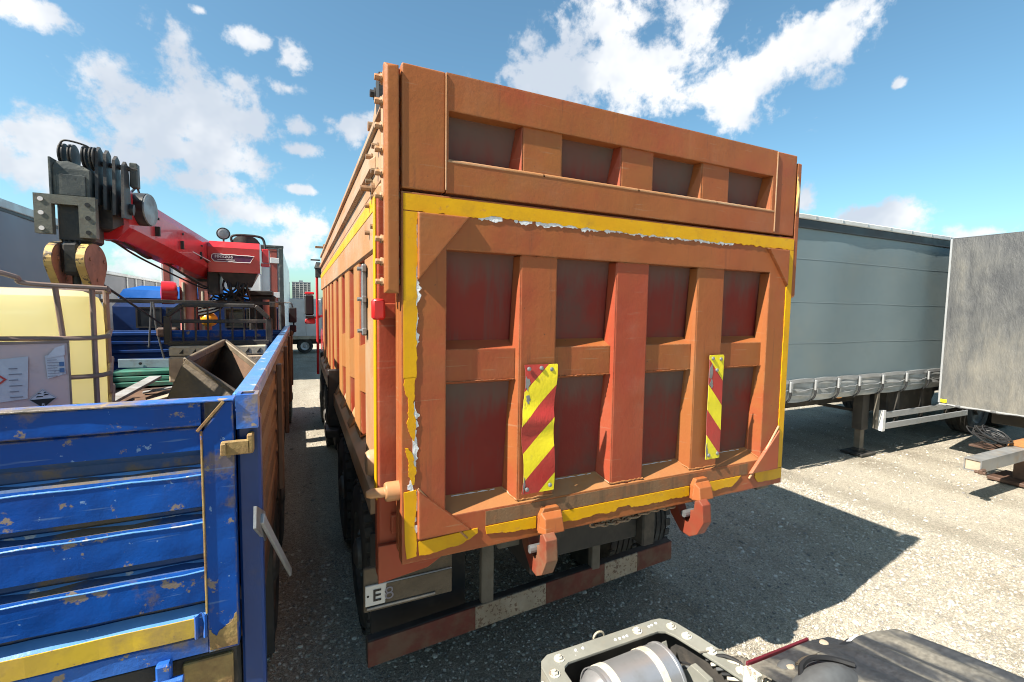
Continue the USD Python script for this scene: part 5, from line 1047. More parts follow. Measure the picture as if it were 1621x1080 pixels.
def bottle():
    rows = []
    for z, s in ((iz0, 0.94), (iz0 + 0.03, 0.985), (iz0 + 0.08, 1.0), (iz1 - 0.22, 1.0), (iz1 - 0.10, 0.985), (iz1 - 0.04, 0.95), (iz1 - 0.008, 0.86), (iz1, 0.6)):
        a = np.linspace(0, 2 * math.pi, 48, endpoint=False)
        c, s_ = np.cos(a), np.sin(a)
        k = (np.abs(c) ** 14 + np.abs(s_) ** 14) ** (-1 / 14)
        rows.append(np.stack([(ix0 + ix1) / 2 + c * k * (ix1 - ix0) / 2 * s, (iy0 + iy1) / 2 + s_ * k * (iy1 - iy0) / 2 * s, np.full(48, z)], 1))
    V = np.concatenate(rows)
    F = []
    for i in range(len(rows) - 1):
        A, B_ = i * 48 + np.arange(48), i * 48 + (np.arange(48) + 1) % 48
        F += [np.stack([A, B_, B_ + 48], 1), np.stack([A, B_ + 48, A + 48], 1)]
    n0 = len(V)
    V = np.vstack([V, [[(ix0 + ix1) / 2, (iy0 + iy1) / 2, iz1 + 0.004], [(ix0 + ix1) / 2, (iy0 + iy1) / 2, iz0]]])
    k = (len(rows) - 1) * 48
    A, B_ = np.arange(48), (np.arange(48) + 1) % 48
    F += [np.stack([A + k, B_ + k, np.full(48, n0)], 1), np.stack([B_, A, np.full(48, n0 + 1)], 1)]
    return trimesh.Trimesh(V, np.concatenate(F), process=False)


part(I, 'bottle', bottle(), 'ibc_plastic', smooth=35)
part(I, 'pallet', cat(bx(ix0, ix1, iy0, iy1, 1.42, 1.49, 0.01), *[bx(x, x + 0.12, iy0, iy1, 1.336, 1.419, 0.006) for x in (ix0, (ix0 + ix1) / 2 - 0.06, ix1 - 0.12)]), 'pallet_dark')
yb = iy0 - 0.022
for k, z in enumerate((1.56, 1.75, 1.951, 2.160)):
    part(I, 'cage_bar', cat(tube(curve([(ix0 - 0.01, yb, z), (ix0 + 0.5, yb - 0.006, z + 0.004 * k), (ix1 - 0.1, yb, z), (ix1 + 0.022, yb + 0.004, z + 0.008)]), 0.0125, 8), tube([(ix1 + 0.02, yb + 0.002, z + 0.008), (ix1 + 0.022, iy1 + 0.02, z)], 0.015, 8), tube([(ix0 - 0.02, yb, z), (ix0 - 0.02, iy1 + 0.02, z)], 0.015, 8)), 'cage_steel', smooth=40)
part(I, 'cage_top_bar', cat(tube(curve([(ix0 - 0.02, yb, 2.41), (ix0 + 0.45, yb - 0.02, 2.455), (ix0 + 0.72, yb - 0.03, 2.505), (ix0 + 0.86, yb - 0.02, 2.475), (ix1 - 0.28, yb, 2.445), (ix1 + 0.025, yb, 2.432)], 40), 0.013, 8), tube([(ix1 + 0.022, yb, 2.432), (ix1 + 0.022, iy1 + 0.02, 2.43)], 0.016, 8), tube([(ix0 - 0.02, yb, 2.41), (ix0 - 0.02, iy1 + 0.02, 2.43), (ix1 + 0.02, iy1 + 0.02, 2.43)], 0.016, 8)), 'cage_steel', smooth=40, label='bent top bar of the cage')
for x, dx, top in ((ix1 - 0.037, 0.0, 2.43), (ix1 - 0.15, 0.030, 2.44), (ix1 - 0.42, 0.02, 2.47), (ix1 - 0.62, 0.01, 2.47), (ix1 - 0.95, 0.0, 2.43)):
    part(I, 'cage_upright', tube(curve([(x, yb + 0.014, 1.36), (x, yb + 0.012, 1.95), (x - dx * 0.3, yb + 0.012, 2.15), (x - dx, yb + 0.010, top)]), 0.0125, 8), 'cage_steel', smooth=40)
for y in (iy0 + 0.55,):
    part(I, 'cage_upright', tube([(ix1 + 0.012, y, 1.36), (ix1 + 0.012, y, 2.43)], 0.0155, 8), 'cage_steel', smooth=40)
PN = part(I, 'label_panel', bx(ix0 + 0.02, ix1 - 0.138, yb - 0.024, yb - 0.018, 1.50, 2.145, 0.002), 'ibc_panel', label='mauve sheet metal label panel')
part(PN, 'panel_edge', cat(bx(ix0 + 0.015, ix1 - 0.134, yb - 0.028, yb - 0.024, 2.138, 2.152, 0.001), bx(ix1 - 0.142, ix1 - 0.134, yb - 0.028, yb - 0.0241, 1.50, 2.137, 0.001)), 'cage_steel')


def paper(x0, x1, z0, z1, seed, name='paper_label', skew=0.01):
    f = lambda a, b: (x0 + (x1 - x0) * a + skew * b, yb - 0.027 - 0.004 * meshkit.noise(np.array([a * 3, b * 3, seed]), seed), z0 + (z1 - z0) * b + 0.02 * a)
    return part(PN, name, sheet(f, np.linspace(0, 1, 9), np.linspace(0, 1, 9), (0, 0.0015, 0)), 'paper')


xr = ix1 - 0.142
paper(xr - 0.080, xr - 0.010, 1.955, 2.075, 3, skew=-0.006)
part(PN, 'paper_label', sheet(lambda a, b: (xr - 0.086 + 0.075 * a + 0.04 * b * (1 - a), yb - 0.0325 - 0.002 * b, 2.06 + 0.015 * a + 0.055 * b), np.linspace(0, 1, 4), np.linspace(0, 1, 4), (0, 0.0015, 0)), 'paper')
for k in range(7):
    part(PN, 'printed_line', bx(xr - 0.078, xr - 0.042 + 0.006 * (k % 3), yb - 0.0335, yb - 0.0325, 1.967 + k * 0.014, 1.9695 + k * 0.014, 0.0002), 'print_grey')
for z in (1.985, 2.018):
    part(PN, 'printed_mark', bx(xr - 0.034, xr - 0.016, yb - 0.0335, yb - 0.0325, z, z + 0.022, 0.0002), 'print_blue')
xp = xr - 0.32
paper(xp - 0.05, xp + 0.165, 1.84, 2.055, 5)
for k in range(6):
    part(PN, 'printed_line', bx(xp + 0.105, xp + 0.15 - 0.014 * (k % 2), yb - 0.0335, yb - 0.0325, 1.87 + k * 0.029, 1.8745 + k * 0.029, 0.0002), 'print_grey')
dm = lambda x, z, s: Polygon([(x - s, z), (x, z - s), (x + s, z), (x, z + s)])
part(PN, 'hazard_diamond', prism(dm(xp + 0.04, 1.965, 0.058).difference(dm(xp + 0.04, 1.965, 0.047)), 'y', yb - 0.0345, yb - 0.0325), 'print_red')
ddx, ddz, ds = -2.865, 1.852, 0.052
DI = part(PN, 'hazard_diamond', prism(dm(ddx, ddz, ds), 'y', yb - 0.029, yb - 0.0265), 'paper', label='black and white corrosive hazard diamond')
part(DI, 'black_half', prism(dm(ddx, ddz, ds * 0.88).intersection(sbox(ddx - 0.3, 1.5, ddx + 0.3, ddz)), 'y', yb - 0.031, yb - 0.0292), 'ink_black')
part(DI, 'lettering', text('8', 0.015, (ddx, yb - 0.0315, ddz - 0.038), depth=0.001, centre=True), 'paper')
for x, z, w_, h_ in ((ddx - 0.012, ddz + 0.010, 0.026, 0.005), (ddx - 0.012, ddz + 0.026, 0.016, 0.004), (ddx + 0.012, ddz + 0.018, 0.018, 0.005), (ddx + 0.008, ddz + 0.030, 0.010, 0.004)):
    part(DI, 'symbol_mark', hull([(x + a, yb - 0.031 + e, z + b) for e in (0, 0.0018) for a, b in ((-w_ / 2, 0), (w_ / 2, 0.0015), (w_ / 2, h_), (-w_ / 2 + 0.004, h_ + 0.002))]), 'ink_black')
part(DI, 'diamond_frame', prism(dm(ddx, ddz, ds * 0.95).difference(dm(ddx, ddz, ds * 0.90)), 'y', yb - 0.030, yb - 0.0292), 'print_grey')

XF = None

# rusty loader bucket
K = thing('loader_bucket', 'worn steel digger bucket tipped on its side in the blue truck bed', 'bucket', (-2.3, 2.4, 1.335))
A_, D_, E_, C_ = np.array([-2.40, 2.05, 1.93]), np.array([-2.25, 2.80, 2.015]), np.array([-1.912, 2.25, 1.80]), np.array([-2.075, 1.92, 1.69])
B0, B1, B2, B3 = np.array([-2.62, 1.95, 1.34]), np.array([-2.55, 2.95, 1.34]), np.array([-1.93, 2.65, 1.34]), np.array([-2.02, 1.85, 1.34])


def plate(a, b, c, d, t):
    n_ = np.cross(b - a, c - a); n_ = n_ / np.linalg.norm(n_) * t
    return hull([p + s * n_ for p in (a, b, c, d) for s in (0, 1)])


part(K, 'side_plate', plate(B0, B3, C_, A_, 0.016), 'bucket_steel')
part(K, 'back_plate', plate(B1, B0, A_, D_, 0.016), 'bucket_steel')
part(K, 'side_plate', plate(B2, B1, D_, E_, 0.016), 'bucket_inside')
part(K, 'lip_plate', plate(B3, B2, E_, C_, 0.016), 'bucket_inside')
part(K, 'bottom_plate', plate(B0, B1, B2, B3, 0.016), 'bucket_inside')
for a, b in ((A_, D_), (D_, E_), (E_, C_), (C_, A_)):
    part(K, 'rim_bar', bar(a + (0, 0, 0.008), b + (0, 0, 0.008), 0.034, 0.05, 0.006), 'bucket_steel')
part(K, 'corner_seam', bar(C_ + (0.0, -0.012, -0.01), B3 + (0, -0.012, 0.0), 0.03, 0.02), 'bucket_steel')

# black cab guard lying on a pale step beam
G_ = thing('cab_guard', 'black steel mesh guard frame standing on pale notched beam in truck bed', 'guard frame', (-2.3, 3.4, 1.335))
gy0 = 3.35
gp = [(-2.78, 1.97), (-2.78, 2.24), (-2.66, 2.345), (-2.05, 2.345), (-1.93, 2.22), (-1.93, 1.97)]
for (xa, za), (xb, zb) in zip(gp[:-1], gp[1:]):
    part(G_, 'frame_tube', bar((xa, gy0, za), (xb, gy0, zb), 0.06, 0.042, 0.008), 'frame_black')
part(G_, 'frame_tube', bar((-2.78, gy0, 1.98), (-1.93, gy0, 1.98), 0.05, 0.045, 0.006), 'frame_black')
part(G_, 'cross_bar', bar((-2.75, gy0, 2.19), (-1.96, gy0, 2.19), 0.03, 0.035, 0.004), 'frame_black')
for x in np.linspace(-2.66, -2.05, 7):
    part(G_, 'upright_bar', bar((x, gy0 + 0.002, 2.0), (x, gy0 + 0.002, 2.33), 0.016, 0.016, 0.002), 'frame_black')
part(G_, 'upper_beam', bx(-2.79, -1.92, gy0 + 0.03, gy0 + 0.12, 2.03, 2.10, 0.006), 'blue_paint')
BG = part(G_, 'notched_beam', bx(-2.76, -1.95, gy0 - 0.09, gy0 + 0.06, 1.86, 1.955, 0.012), 'beige_metal')
for i, x in enumerate((-2.68, -2.58, -2.48, -2.38, -2.14, -2.04)):
    part(BG, 'notch', hull([(x, gy0 - 0.094, 1.885), (x + 0.035, gy0 - 0.094, 1.885), (x + 0.035, gy0 - 0.094, 1.93), (x, gy0 - 0.088, 1.885), (x + 0.035, gy0 - 0.088, 1.885), (x + 0.035, gy0 - 0.088, 1.93)]), 'ink_black')
part(G_, 'base_board', bx(-2.76, -1.94, gy0 - 0.11, gy0 + 0.10, 1.62, 1.855, 0.01), 'plank_wood')
for x in (-2.72, -2.0):
    part(G_, 'stand_leg', bx(x - 0.03, x + 0.03, gy0 - 0.03, gy0 + 0.03, 1.336, 1.618, 0.004), 'frame_black')
part(G_, 'side_brace', bar((-1.90, gy0 + 0.05, 2.36), (-1.90, gy0 + 0.9, 2.36), 0.05, 0.05), 'frame_black')

# scrap between the container and the head board
cb = single('steel_channel', cat(bar((-3.72, 5.3, 1.60), (-2.95, 5.25, 1.585), 0.02, 0.11, 0.003)), 'channel_blue', 'pale blue perforated steel channel on top of green sheets in blue truck bed', 'steel channel')
for f in (0.30, 0.72):
    part(cb, 'bolt_hole', cyl((-3.72 + 0.77 * f, 5.282 - 0.05 * f, 1.598 - 0.015 * f), (-3.72 + 0.77 * f, 5.276 - 0.05 * f, 1.598 - 0.015 * f), 0.018, 10), 'ink_black')
for k, (z, x0, x1, y) in enumerate(((1.47, -3.78, -3.10, 5.15), (1.415, -3.85, -2.95, 5.05), (1.36, -3.80, -2.90, 4.95))):
    single('green_sheet', dents(hull([(x0, y - 0.1, z), (x1, y - 0.12, z + 0.01), (x0, y + 0.3, z), (x1, y + 0.3, z), (x0 + 0.05, y - 0.1, z + 0.045), (x1 - 0.05, y - 0.12, z + 0.05), (x0, y + 0.3, z + 0.04), (x1, y + 0.3, z + 0.04)]).subdivide(), 0.01, 30 + k), 'scrap_green', ('topmost green scrap sheet directly under pale blue channel', 'middle green scrap sheet between two others in the truck bed', 'lowest green scrap sheet lying on the truck bed floor')[k], 'scrap sheet', 'green scrap sheets in the truck bed')
sr = np.random.default_rng(33)
single('grey_plank', bar((-3.32, 3.3, 1.40), (-3.18, 4.6, 1.50), 0.12, 0.03), 'plank_grey', 'wide weathered grey plank leaning across the scrap in truck bed', 'plank')
single('pale_board', bar((-3.25, 3.0, 1.375), (-2.72, 3.9, 1.44), 0.09, 0.025), 'plank_wood', 'short pale wooden board beside the steel bucket', 'board')
single('grey_offcut', bar((-3.55, 3.5, 1.37), (-3.62, 4.2, 1.45), 0.20, 0.02), 'plank_grey', 'short grey sheet offcut beside the plastic container', 'offcut')
for k in range(8):
    a = sr.uniform(-0.5, 0.5) + math.pi / 2 * (k % 2)
    c = np.array([sr.uniform(-3.7, -2.85), sr.uniform(2.9, 4.9), 1.345 + 0.012 * k * 0.7])
    L = sr.uniform(0.5, 0.65) if k < 4 else sr.uniform(0.22, 0.32)
    d = np.array([math.cos(a) * L, math.sin(a) * L, sr.uniform(-0.02, 0.06)])
    single('scrap_bar', bar(c - d, c + d, sr.uniform(0.04, 0.10), 0.02), ('rust_brown', 'bucket_inside', 'plank_grey', 'chassis_dark')[k % 4], ('long ' if k < 4 else 'short ') + ('rusty brown', 'dark brown', 'weathered grey', 'nearly black')[k % 4] + ' scrap strip in the heap on the blue truck bed', 'scrap strip', 'scrap strips heaped in the truck bed')

# ------------------------------------------------------------------ grey curtain trailer on the right, side on
R = thing('curtain_trailer', 'grey curtain sided trailer standing side on behind orange dump truck', 'trailer', (10.5, 3.5, 0))
tx0, tx1, ty = 4.05, 17.8, 2.25
cur = sheet(lambda a, b: (tx0 + (tx1 - tx0) * a, ty + 0.008 + 0.012 * math.sin(a * 46) * math.sin(b * 3.1) + 0.007 * (meshkit.noise(np.array([a * 24, b * 5, 1.0]), 2) - 0.5), 1.40 + 2.17 * b), np.linspace(0, 1, 110), np.linspace(0, 1, 12))
CU = part(R, 'curtain', cur, 'curtain_grey', smooth=True)
for z in (1.93, 2.52, 3.13):
    part(CU, 'curtain_seam', sheet(lambda a, b: (tx0 + (tx1 - tx0) * a, ty + 0.006 + 0.012 * math.sin(a * 46) * math.sin((z - 1.4) / 2.17 * 3.1) + 0.007 * (meshkit.noise(np.array([a * 24, (z - 1.4) / 2.17 * 5, 1.0]), 2) - 0.5), z + 0.014 * (b - 0.5) + 0.003 * math.sin(a * 30 + z)), np.linspace(0, 1, 110), [0, 1]), 'curtain_seam', smooth=True)
part(R, 'top_band', bx(tx0, tx1, ty - 0.014, ty + 0.04, 3.545, 3.665, 0.004), 'curtain_black')
RR = part(R, 'roof_rail', bx(tx0, tx1, ty - 0.03, ty + 0.08, 3.668, 3.735, 0.01), 'van_white')
for x in np.arange(tx0 + 0.3, 9.5, 0.62):
    part(RR, 'rail_clip', bx(x, x + 0.05, ty - 0.036, ty - 0.0305, 3.68, 3.722, 0.002), 'alu')
part(R, 'trailer_roof', bx(tx0, tx1, ty + 0.09, 4.72, 3.66, 3.73, 0.02), 'van_white')
part(R, 'front_wall', bx(tx0 - 0.03, tx0 + 0.02, ty + 0.02, 4.72, 1.1, 3.66, 0.01), 'alu')
part(R, 'far_curtain', bx(tx0, tx1, 4.68, 4.72, 1.1, 3.65), 'curtain_grey')
part(R, 'floor', bx(tx0, tx1, ty + 0.05, 4.66, 1.16, 1.34, 0.01), 'chassis_dark')
bounds = [4.08, 4.63, 5.19, 5.74, 6.28, 6.92, 7.62, 8.32, 9.0, 9.65, 10.3]
for i, (a0, a1) in enumerate(zip(bounds[:-1], bounds[1:])):
    def flap(a, b, a0=a0, a1=a1, i=i):
        sag = 4 * a * (1 - a)
        zt, zb = 1.405, 1.075 - 0.012 * sag
        bulge = 0.012 + 0.022 * math.sin(b * math.pi) * sag + 0.010 * math.sin(b * 14 + i * 1.3 + 2 * a) * sag
        return (a0 + 0.004 + (a1 - a0 - 0.008) * a, ty - bulge + 0.05 * (1 - b) ** 2, zb + (zt - zb) * b + 0.010 * sag * (b > 0.5))
    fp = part(R, 'curtain_flap', sheet(flap, np.linspace(0, 1, 13), np.linspace(0, 1, 22), (0, 0.008, 0)), 'flap_grey', smooth=50)
    part(fp, 'hem_band', sheet(lambda a, b: (a0 + 0.006 + (a1 - a0 - 0.012) * a, ty - 0.022 - 0.010 * 4 * a * (1 - a), 1.352 + 0.05 * b + 0.012 * 4 * a * (1 - a)), np.linspace(0, 1, 9), [0, 1], (0, 0.006, 0)), 'alu')
    part(fp, 'fold_crease', tube([(a0 + 0.02 + (a1 - a0 - 0.06) * t, ty - 0.028 - 0.014 * 4 * t * (1 - t), 1.262 - 0.016 * 4 * t * (1 - t) + 0.006 * math.sin(9 * t + i)) for t in np.linspace(0, 1, 14)], 0.0055, 5), 'alu')
    part(fp, 'fold_crease', tube([(a0 + 0.05 + (a1 - a0 - 0.10) * t, ty - 0.020 - 0.016 * 4 * t * (1 - t), 1.172 + 0.010 * math.sin(5 * t + i)) for t in np.linspace(0, 1, 14)], 0.0055, 5), 'alu')
    bk = part(R, 'buckle', cat(bx(a1 - 0.022, a1 + 0.012, ty - 0.055, ty - 0.03, 1.235, 1.385, 0.006), bx(a1 + 0.016, a1 + 0.036, ty - 0.052, ty - 0.03, 1.29, 1.375, 0.006)), 'alu')
    part(bk, 'strap', tube(curve([(a1 - 0.002, ty - 0.040, 1.30), (a1 - 0.004, ty - 0.042, 1.19), (a1 - 0.02, ty - 0.026, 1.12), (a1 - 0.05, ty + 0.02, 1.062)]), 0.014, 6), 'ink_black')
part(R, 'chassis_rail', bx(tx0 + 0.2, tx1 - 0.2, 2.95, 3.07, 0.78, 1.15, 0.01), 'chassis_dark')
part(R, 'chassis_rail', bx(tx0 + 0.2, tx1 - 0.2, 3.90, 4.02, 0.78, 1.15, 0.01), 'chassis_dark')
part(R, 'neck_plate', hull([(tx0 + 0.1, 2.7, 1.15), (7.4, 2.7, 1.15), (tx0 + 0.1, 4.3, 1.15), (7.4, 4.3, 1.15), (5.6, 2.8, 0.98), (7.4, 2.8, 0.86), (5.6, 4.2, 0.98), (7.4, 4.2, 0.86)]), 'chassis_dark')
for y in (2.50, 4.35):
    lg = part(R, 'landing_leg', cat(bx(6.84, 7.02, y - 0.07, y + 0.09, 0.42, 1.14, 0.01)), 'chassis_dark')
    part(lg, 'inner_leg', bx(6.875, 6.985, y - 0.04, y + 0.06, 0.06, 0.42, 0.008), 'chassis_pale')
    part(lg, 'foot', cat(bx(6.72, 7.14, y - 0.16, y + 0.18, 0.004, 0.045, 0.01), bx(6.85, 7.0, y - 0.06, y + 0.08, 0.046, 0.10, 0.008)), 'chassis_dark')
part(R, 'leg_brace', bar((6.93, 2.6, 0.72), (6.93, 4.3, 0.72), 0.05, 0.05), 'chassis_dark')
part(R, 'marker_lamp', bx(6.02, 6.12, 2.36, 2.40, 1.03, 1.075, 0.01), 'lens_amber')
SG = part(R, 'side_guard', bar((7.16, 2.28, 0.685), (10.0, 2.28, 0.685), 0.03, 0.105, 0.006), 'alu', label='pale aluminium side guard rails')
part(SG, 'guard_rail', bar((7.16, 2.28, 0.50), (10.0, 2.28, 0.50), 0.03, 0.105, 0.006), 'alu')
part(SG, 'end_cap', hull([(7.10, 2.262, 0.42), (7.18, 2.262, 0.42), (7.11, 2.262, 0.77), (7.18, 2.262, 0.77), (7.08, 2.36, 0.44), (7.10, 2.36, 0.76), (7.18, 2.30, 0.42), (7.18, 2.30, 0.77)]), 'van_white')
for x in (7.0, 7.6, 8.4, 9.3):
    part(SG, 'guard_post', bx(x, x + 0.07, 2.31, 2.36, 0.46, 1.14, 0.006), 'chassis_pale' if x < 7.5 else 'chassis_dark')
part(R, 'pallet_box', bx(7.7, 9.2, 2.5, 2.9, 0.62, 1.1, 0.02), 'chassis_dark')
for x in (10.6, 11.9, 13.2):
    for y in (2.50, 4.45):
        wheel(R, 0, 0, 0.5, 0.38, 1) if False else None
        tyre = lathe([(0.28, 0), (0.34, -0.01), (0.46, 0.0), (0.49, 0.03), (0.5, 0.05), (0.5, 0.13), (0.488, 0.135), (0.488, 0.145), (0.5, 0.15), (0.5, 0.23), (0.488, 0.235), (0.488, 0.245), (0.5, 0.25), (0.5, 0.32), (0.46, 0.36), (0.34, 0.37), (0.28, 0.36)], (x, y - 0.17, 0.5), (0, 1, 0), 36)
        wn = part(R, 'wheel', tyre, 'tyre_rubber', smooth=35)
        part(wn, 'rim', lathe([(0.285, 0.0), (0.26, 0.03), (0.2, 0.05), (0.12, 0.03), (0.1, -0.02), (0, -0.02)], (x, y - 0.165, 0.5), (0, 1, 0), 24), 'rim_steel', smooth=40)

# ------------------------------------------------------------------ dirty black tarpaulin trailer at the right edge
D = thing('tarp_trailer', 'black tarpaulin covered trailer streaked with pale dust at right edge', 'trailer', (9.3, -2, 0))
dx0, dy0, dy1, dz0, dz1 = 8.05, -10.0, 1.93, 0.885, 3.60


def tarp(a, b):
    y, z = dy1 + (dy0 - dy1) * a, dz0 + (dz1 - dz0) * b
    q = np.array([[y * 1.5 + z * 1.2, z * 0.8 - y * 0.5, 2.0]])
    w = min(1, 6 * a * (1 - a) * 4) * math.sin(b * math.pi) ** 0.5
    return (dx0 + 0.05 * w * (0.5 - meshkit.fbm(q, 4, 6)[0]) - 0.012 * math.sin(b * math.pi), y, z)


part(D, 'tarpaulin', sheet(tarp, np.linspace(0, 1, 150), np.linspace(0, 1, 46)), 'tarp_dusty', smooth=True)
part(D, 'rear_end', bx(dx0 + 0.006, 10.55, dy1 - 0.02, dy1 + 0.01, dz0, dz1 - 0.01, 0.006), 'tarp_dirty')
part(D, 'roof_tarp', bx(dx0 + 0.004, 10.55, dy0, dy1 - 0.022, dz1 - 0.012, dz1 + 0.012, 0.006), 'tarp_dirty')
part(D, 'far_side', bx(10.52, 10.56, dy0, dy1 - 0.03, dz0, dz1 - 0.02), 'tarp_dirty')
part(D, 'floor', bx(dx0 + 0.03, 10.5, dy0, dy1 - 0.05, dz0 + 0.02, dz0 + 0.12, 0.01), 'chassis_dark')
HR = part(D, 'hem_rail', bx(dx0 - 0.022, dx0 + 0.01, dy0, dy1, dz0 - 0.014, dz0 + 0.012, 0.004), 'alu')
part(D, 'corner_trim', bx(dx0 - 0.016, dx0 + 0.012, dy1 - 0.012, dy1 + 0.016, dz0 + 0.02, dz1, 0.005), 'alu')
for k in range(12):
    part(HR, 'lashing_eye', cat(bx(dx0 - 0.034, dx0 - 0.022, dy1 - 0.28 - 0.42 * k, dy1 - 0.22 - 0.42 * k, dz0 - 0.012, dz0 + 0.02, 0.004)), 'steel_grey')
part(D, 'lashing_cord', tube([(dx0 - 0.03, dy1 - 0.1 - 0.21 * k, dz0 - 0.004 - 0.018 * (k % 2)) for k in range(30)], 0.006, 5), 'cable_black')
part(D, 'reflector', bx(dx0 - 0.024, dx0 - 0.012, dy1 - 0.10, dy1 - 0.02, dz0 + 0.03, dz0 + 0.085, 0.004), 'sign_yellow', label='small yellow side reflector')
part(D, 'chassis_rail', bx(8.7, 8.82, dy0, 1.5, 0.6, 0.9, 0.01), 'chassis_dark')
part(D, 'chassis_rail', bx(9.7, 9.82, dy0, 1.5, 0.6, 0.9, 0.01), 'chassis_dark')
for y in (-3.5, -4.8):
    wheel(D, 8.25, y, 0.45, 0.28, -1)
    wheel(D, 10.3, y, 0.45, 0.28, 1)
for x in (8.6, 9.9):
    part(D, 'stand_leg', bx(x, x + 0.1, -8.8, -8.7, 0.0, 0.9, 0.01), 'chassis_dark')

# ------------------------------------------------------------------ outrigger beam with a coil of cable at the right edge
O = thing('outrigger_stand', 'grey square steel beam on rusty orange stand at right edge', 'steel beam', (7.7, 0.85, 0))
part(O, 'beam', prism(sbox(0.66, 0.40, 0.83, 0.555).difference(sbox(0.672, 0.412, 0.818, 0.543)), 'x', 6.03, 8.3), 'ground_steel')
part(O, 'end_plate', bx(6.045, 6.055, 0.6725, 0.8175, 0.4125, 0.5425), 'plank_wood')
part(O, 'tip_pin', cat(bx(5.95, 6.06, 0.62, 0.66, 0.40, 0.46, 0.012), cyl((5.98, 0.60, 0.42), (5.98, 0.70, 0.42), 0.02, 10)), 'rust_brown')
part(O, 'sleeve', prism(sbox(0.63, 0.37, 0.86, 0.60).difference(sbox(0.655, 0.395, 0.835, 0.56)), 'x', 7.35, 8.6), 'rust_orange')
part(O, 'post', bx(7.55, 7.75, 0.64, 0.85, 0.06, 0.369, 0.01), 'rust_brown')
part(O, 'foot_plate', bx(7.35, 7.95, 0.45, 1.05, 0.006, 0.059, 0.01), 'rust_brown')
part(O, 'rear_post', bx(8.42, 8.58, 0.64, 0.85, 0.006, 0.369, 0.01), 'rust_brown')
cr = np.random.default_rng(5)
for k in range(11):
    c = np.array([7.32 + cr.normal(0, 0.05), 1.02 + cr.normal(0, 0.04), 0.66 + cr.normal(0, 0.03)])
    R_ = cr.uniform(0.13, 0.21)
    tl, th = cr.uniform(0.2, 0.7), cr.uniform(0, 6.28)
    a = np.linspace(0, 2 * math.pi, 26)
    if k == 0:
        COIL = thing('cable_coil', 'tangled coil of thin black cable beside the grey steel beam', 'cable coil', (7.35, 1.02, 0.45))
        part(COIL, 'support_bracket', cat(bx(7.15, 7.55, 0.86, 1.2, 0.47, 0.50, 0.006)), 'rust_brown')
    pts = np.stack([R_ * np.cos(a), R_ * np.sin(a) * math.cos(tl), 0.05 * np.sin(3 * a + k) * 0.3 + R_ * np.sin(a) * math.sin(tl) * 0.8], 1)
    part(COIL, 'cable_loop', tube(c + pts, 0.009, 5), 'cable_black')
single('scrap_clamp', cat(tube(curve([(7.15, 0.35, 0.05), (7.25, 0.30, 0.11), (7.40, 0.33, 0.12), (7.50, 0.42, 0.06)]), 0.02, 6), bx(7.1, 7.55, 0.36, 0.44, 0.005, 0.04, 0.008)), 'rust_brown', 'rusty steel clamp lying on gravel below the beam', 'clamp')

# ------------------------------------------------------------------ tractor chassis in the foreground
C = thing('truck_chassis', 'rear end of bare grey truck chassis with air tank and worn fender in foreground', 'truck chassis', (-0.3, -1.2, 0))
zf = 0.72
outer = Polygon([(-0.66, -0.21), (-0.645, -0.18), (-0.60, -0.155), (0.03, -0.163), (0.075, -0.17), (0.115, -0.20), (0.134, -0.235), (0.165, -0.36), (0.315, -1.10), (0.36, -2.6), (-0.72, -2.6), (-0.70, -1.0)])
inner = Polygon([(-0.575, -0.275), (-0.56, -0.25), (-0.53, -0.235), (0.0, -0.243), (0.035, -0.26), (0.055, -0.30), (0.085, -0.42), (0.22, -1.08), (0.26, -2.5), (-0.62, -2.5), (-0.60, -1.0)])
FR = part(C, 'rear_frame', prism(outer.difference(inner), 'z', zf - 0.012, zf), 'tractor_grey')
part(FR, 'frame_web', cat(prism(outer.difference(outer.buffer(-0.010)), 'z', zf - 0.20, zf - 0.0125), prism(outer.difference(inner).buffer(-0.002), 'z', zf - 0.212, zf - 0.2005)), 'tractor_grey')
part(FR, 'inner_liner', prism(outer.buffer(-0.011).difference(outer.buffer(-0.018)), 'z', zf - 0.19, zf - 0.0135), 'chassis_dark')  # dark lining added to paint shade inside the frame
joint = bar((0.075, -0.44, zf + 0.003), (0.19, -0.47, zf + 0.003), 0.008, 0.006, 0.002)
part(FR, 'splice_edge', joint, 'chassis_pale')


def bolt(x, y, z, ax=(0, 0, 1), r=0.017, parent=FR):
    d = np.asarray(ax, float)
    p = np.array([x, y, z], float)
    part(parent, 'bolt', cat(lathe([(0, 0), (r * 1.5, 0), (r * 1.5, 0.003), (0, 0.003)], p, d, 12), lathe([(r, 0.003), (r, 0.011), (r * 0.8, 0.014), (r * 0.45, 0.014), (r * 0.45, 0.02), (0, 0.022)], p, d, 6)), 'strap_worn')


for x, y in ((0.085, -0.245), (0.105, -0.33), (0.137, -0.455), (0.165, -0.60), (0.195, -0.76), (-0.625, -0.27), (-0.64, -0.40), (-0.64, -0.55), (-0.655, -0.75), (-0.56, -0.20), (-0.10, -0.20)):
    bolt(x, y, zf)
for y, z in ((-0.25, 0.66), (-0.36, 0.66), (-0.25, 0.58), (-0.36, 0.58), (-0.47, 0.62)):
    bolt(-0.668, y, z, (-1, 0, 0), 0.014)
part(FR, 'lifting_loop', tube([(-0.30 + 0.03 * math.cos(a), -0.148, zf - 0.006 + 0.026 * math.sin(a)) for a in np.linspace(0, math.pi, 10)], 0.006, 6), 'beige_metal')
part(FR, 'grease_drip', cat(*[lathe([(0.008, 0), (0.006, 0.003), (0, 0.004)], (x, -0.195 + 0.012 * math.sin(9 * x), zf), (0, 0, 1), 7) for x in (-0.24, -0.215, -0.19, -0.17, -0.08, -0.02, 0.0, 0.03, -0.42, -0.46)]), 'flake_white', kind='stuff')
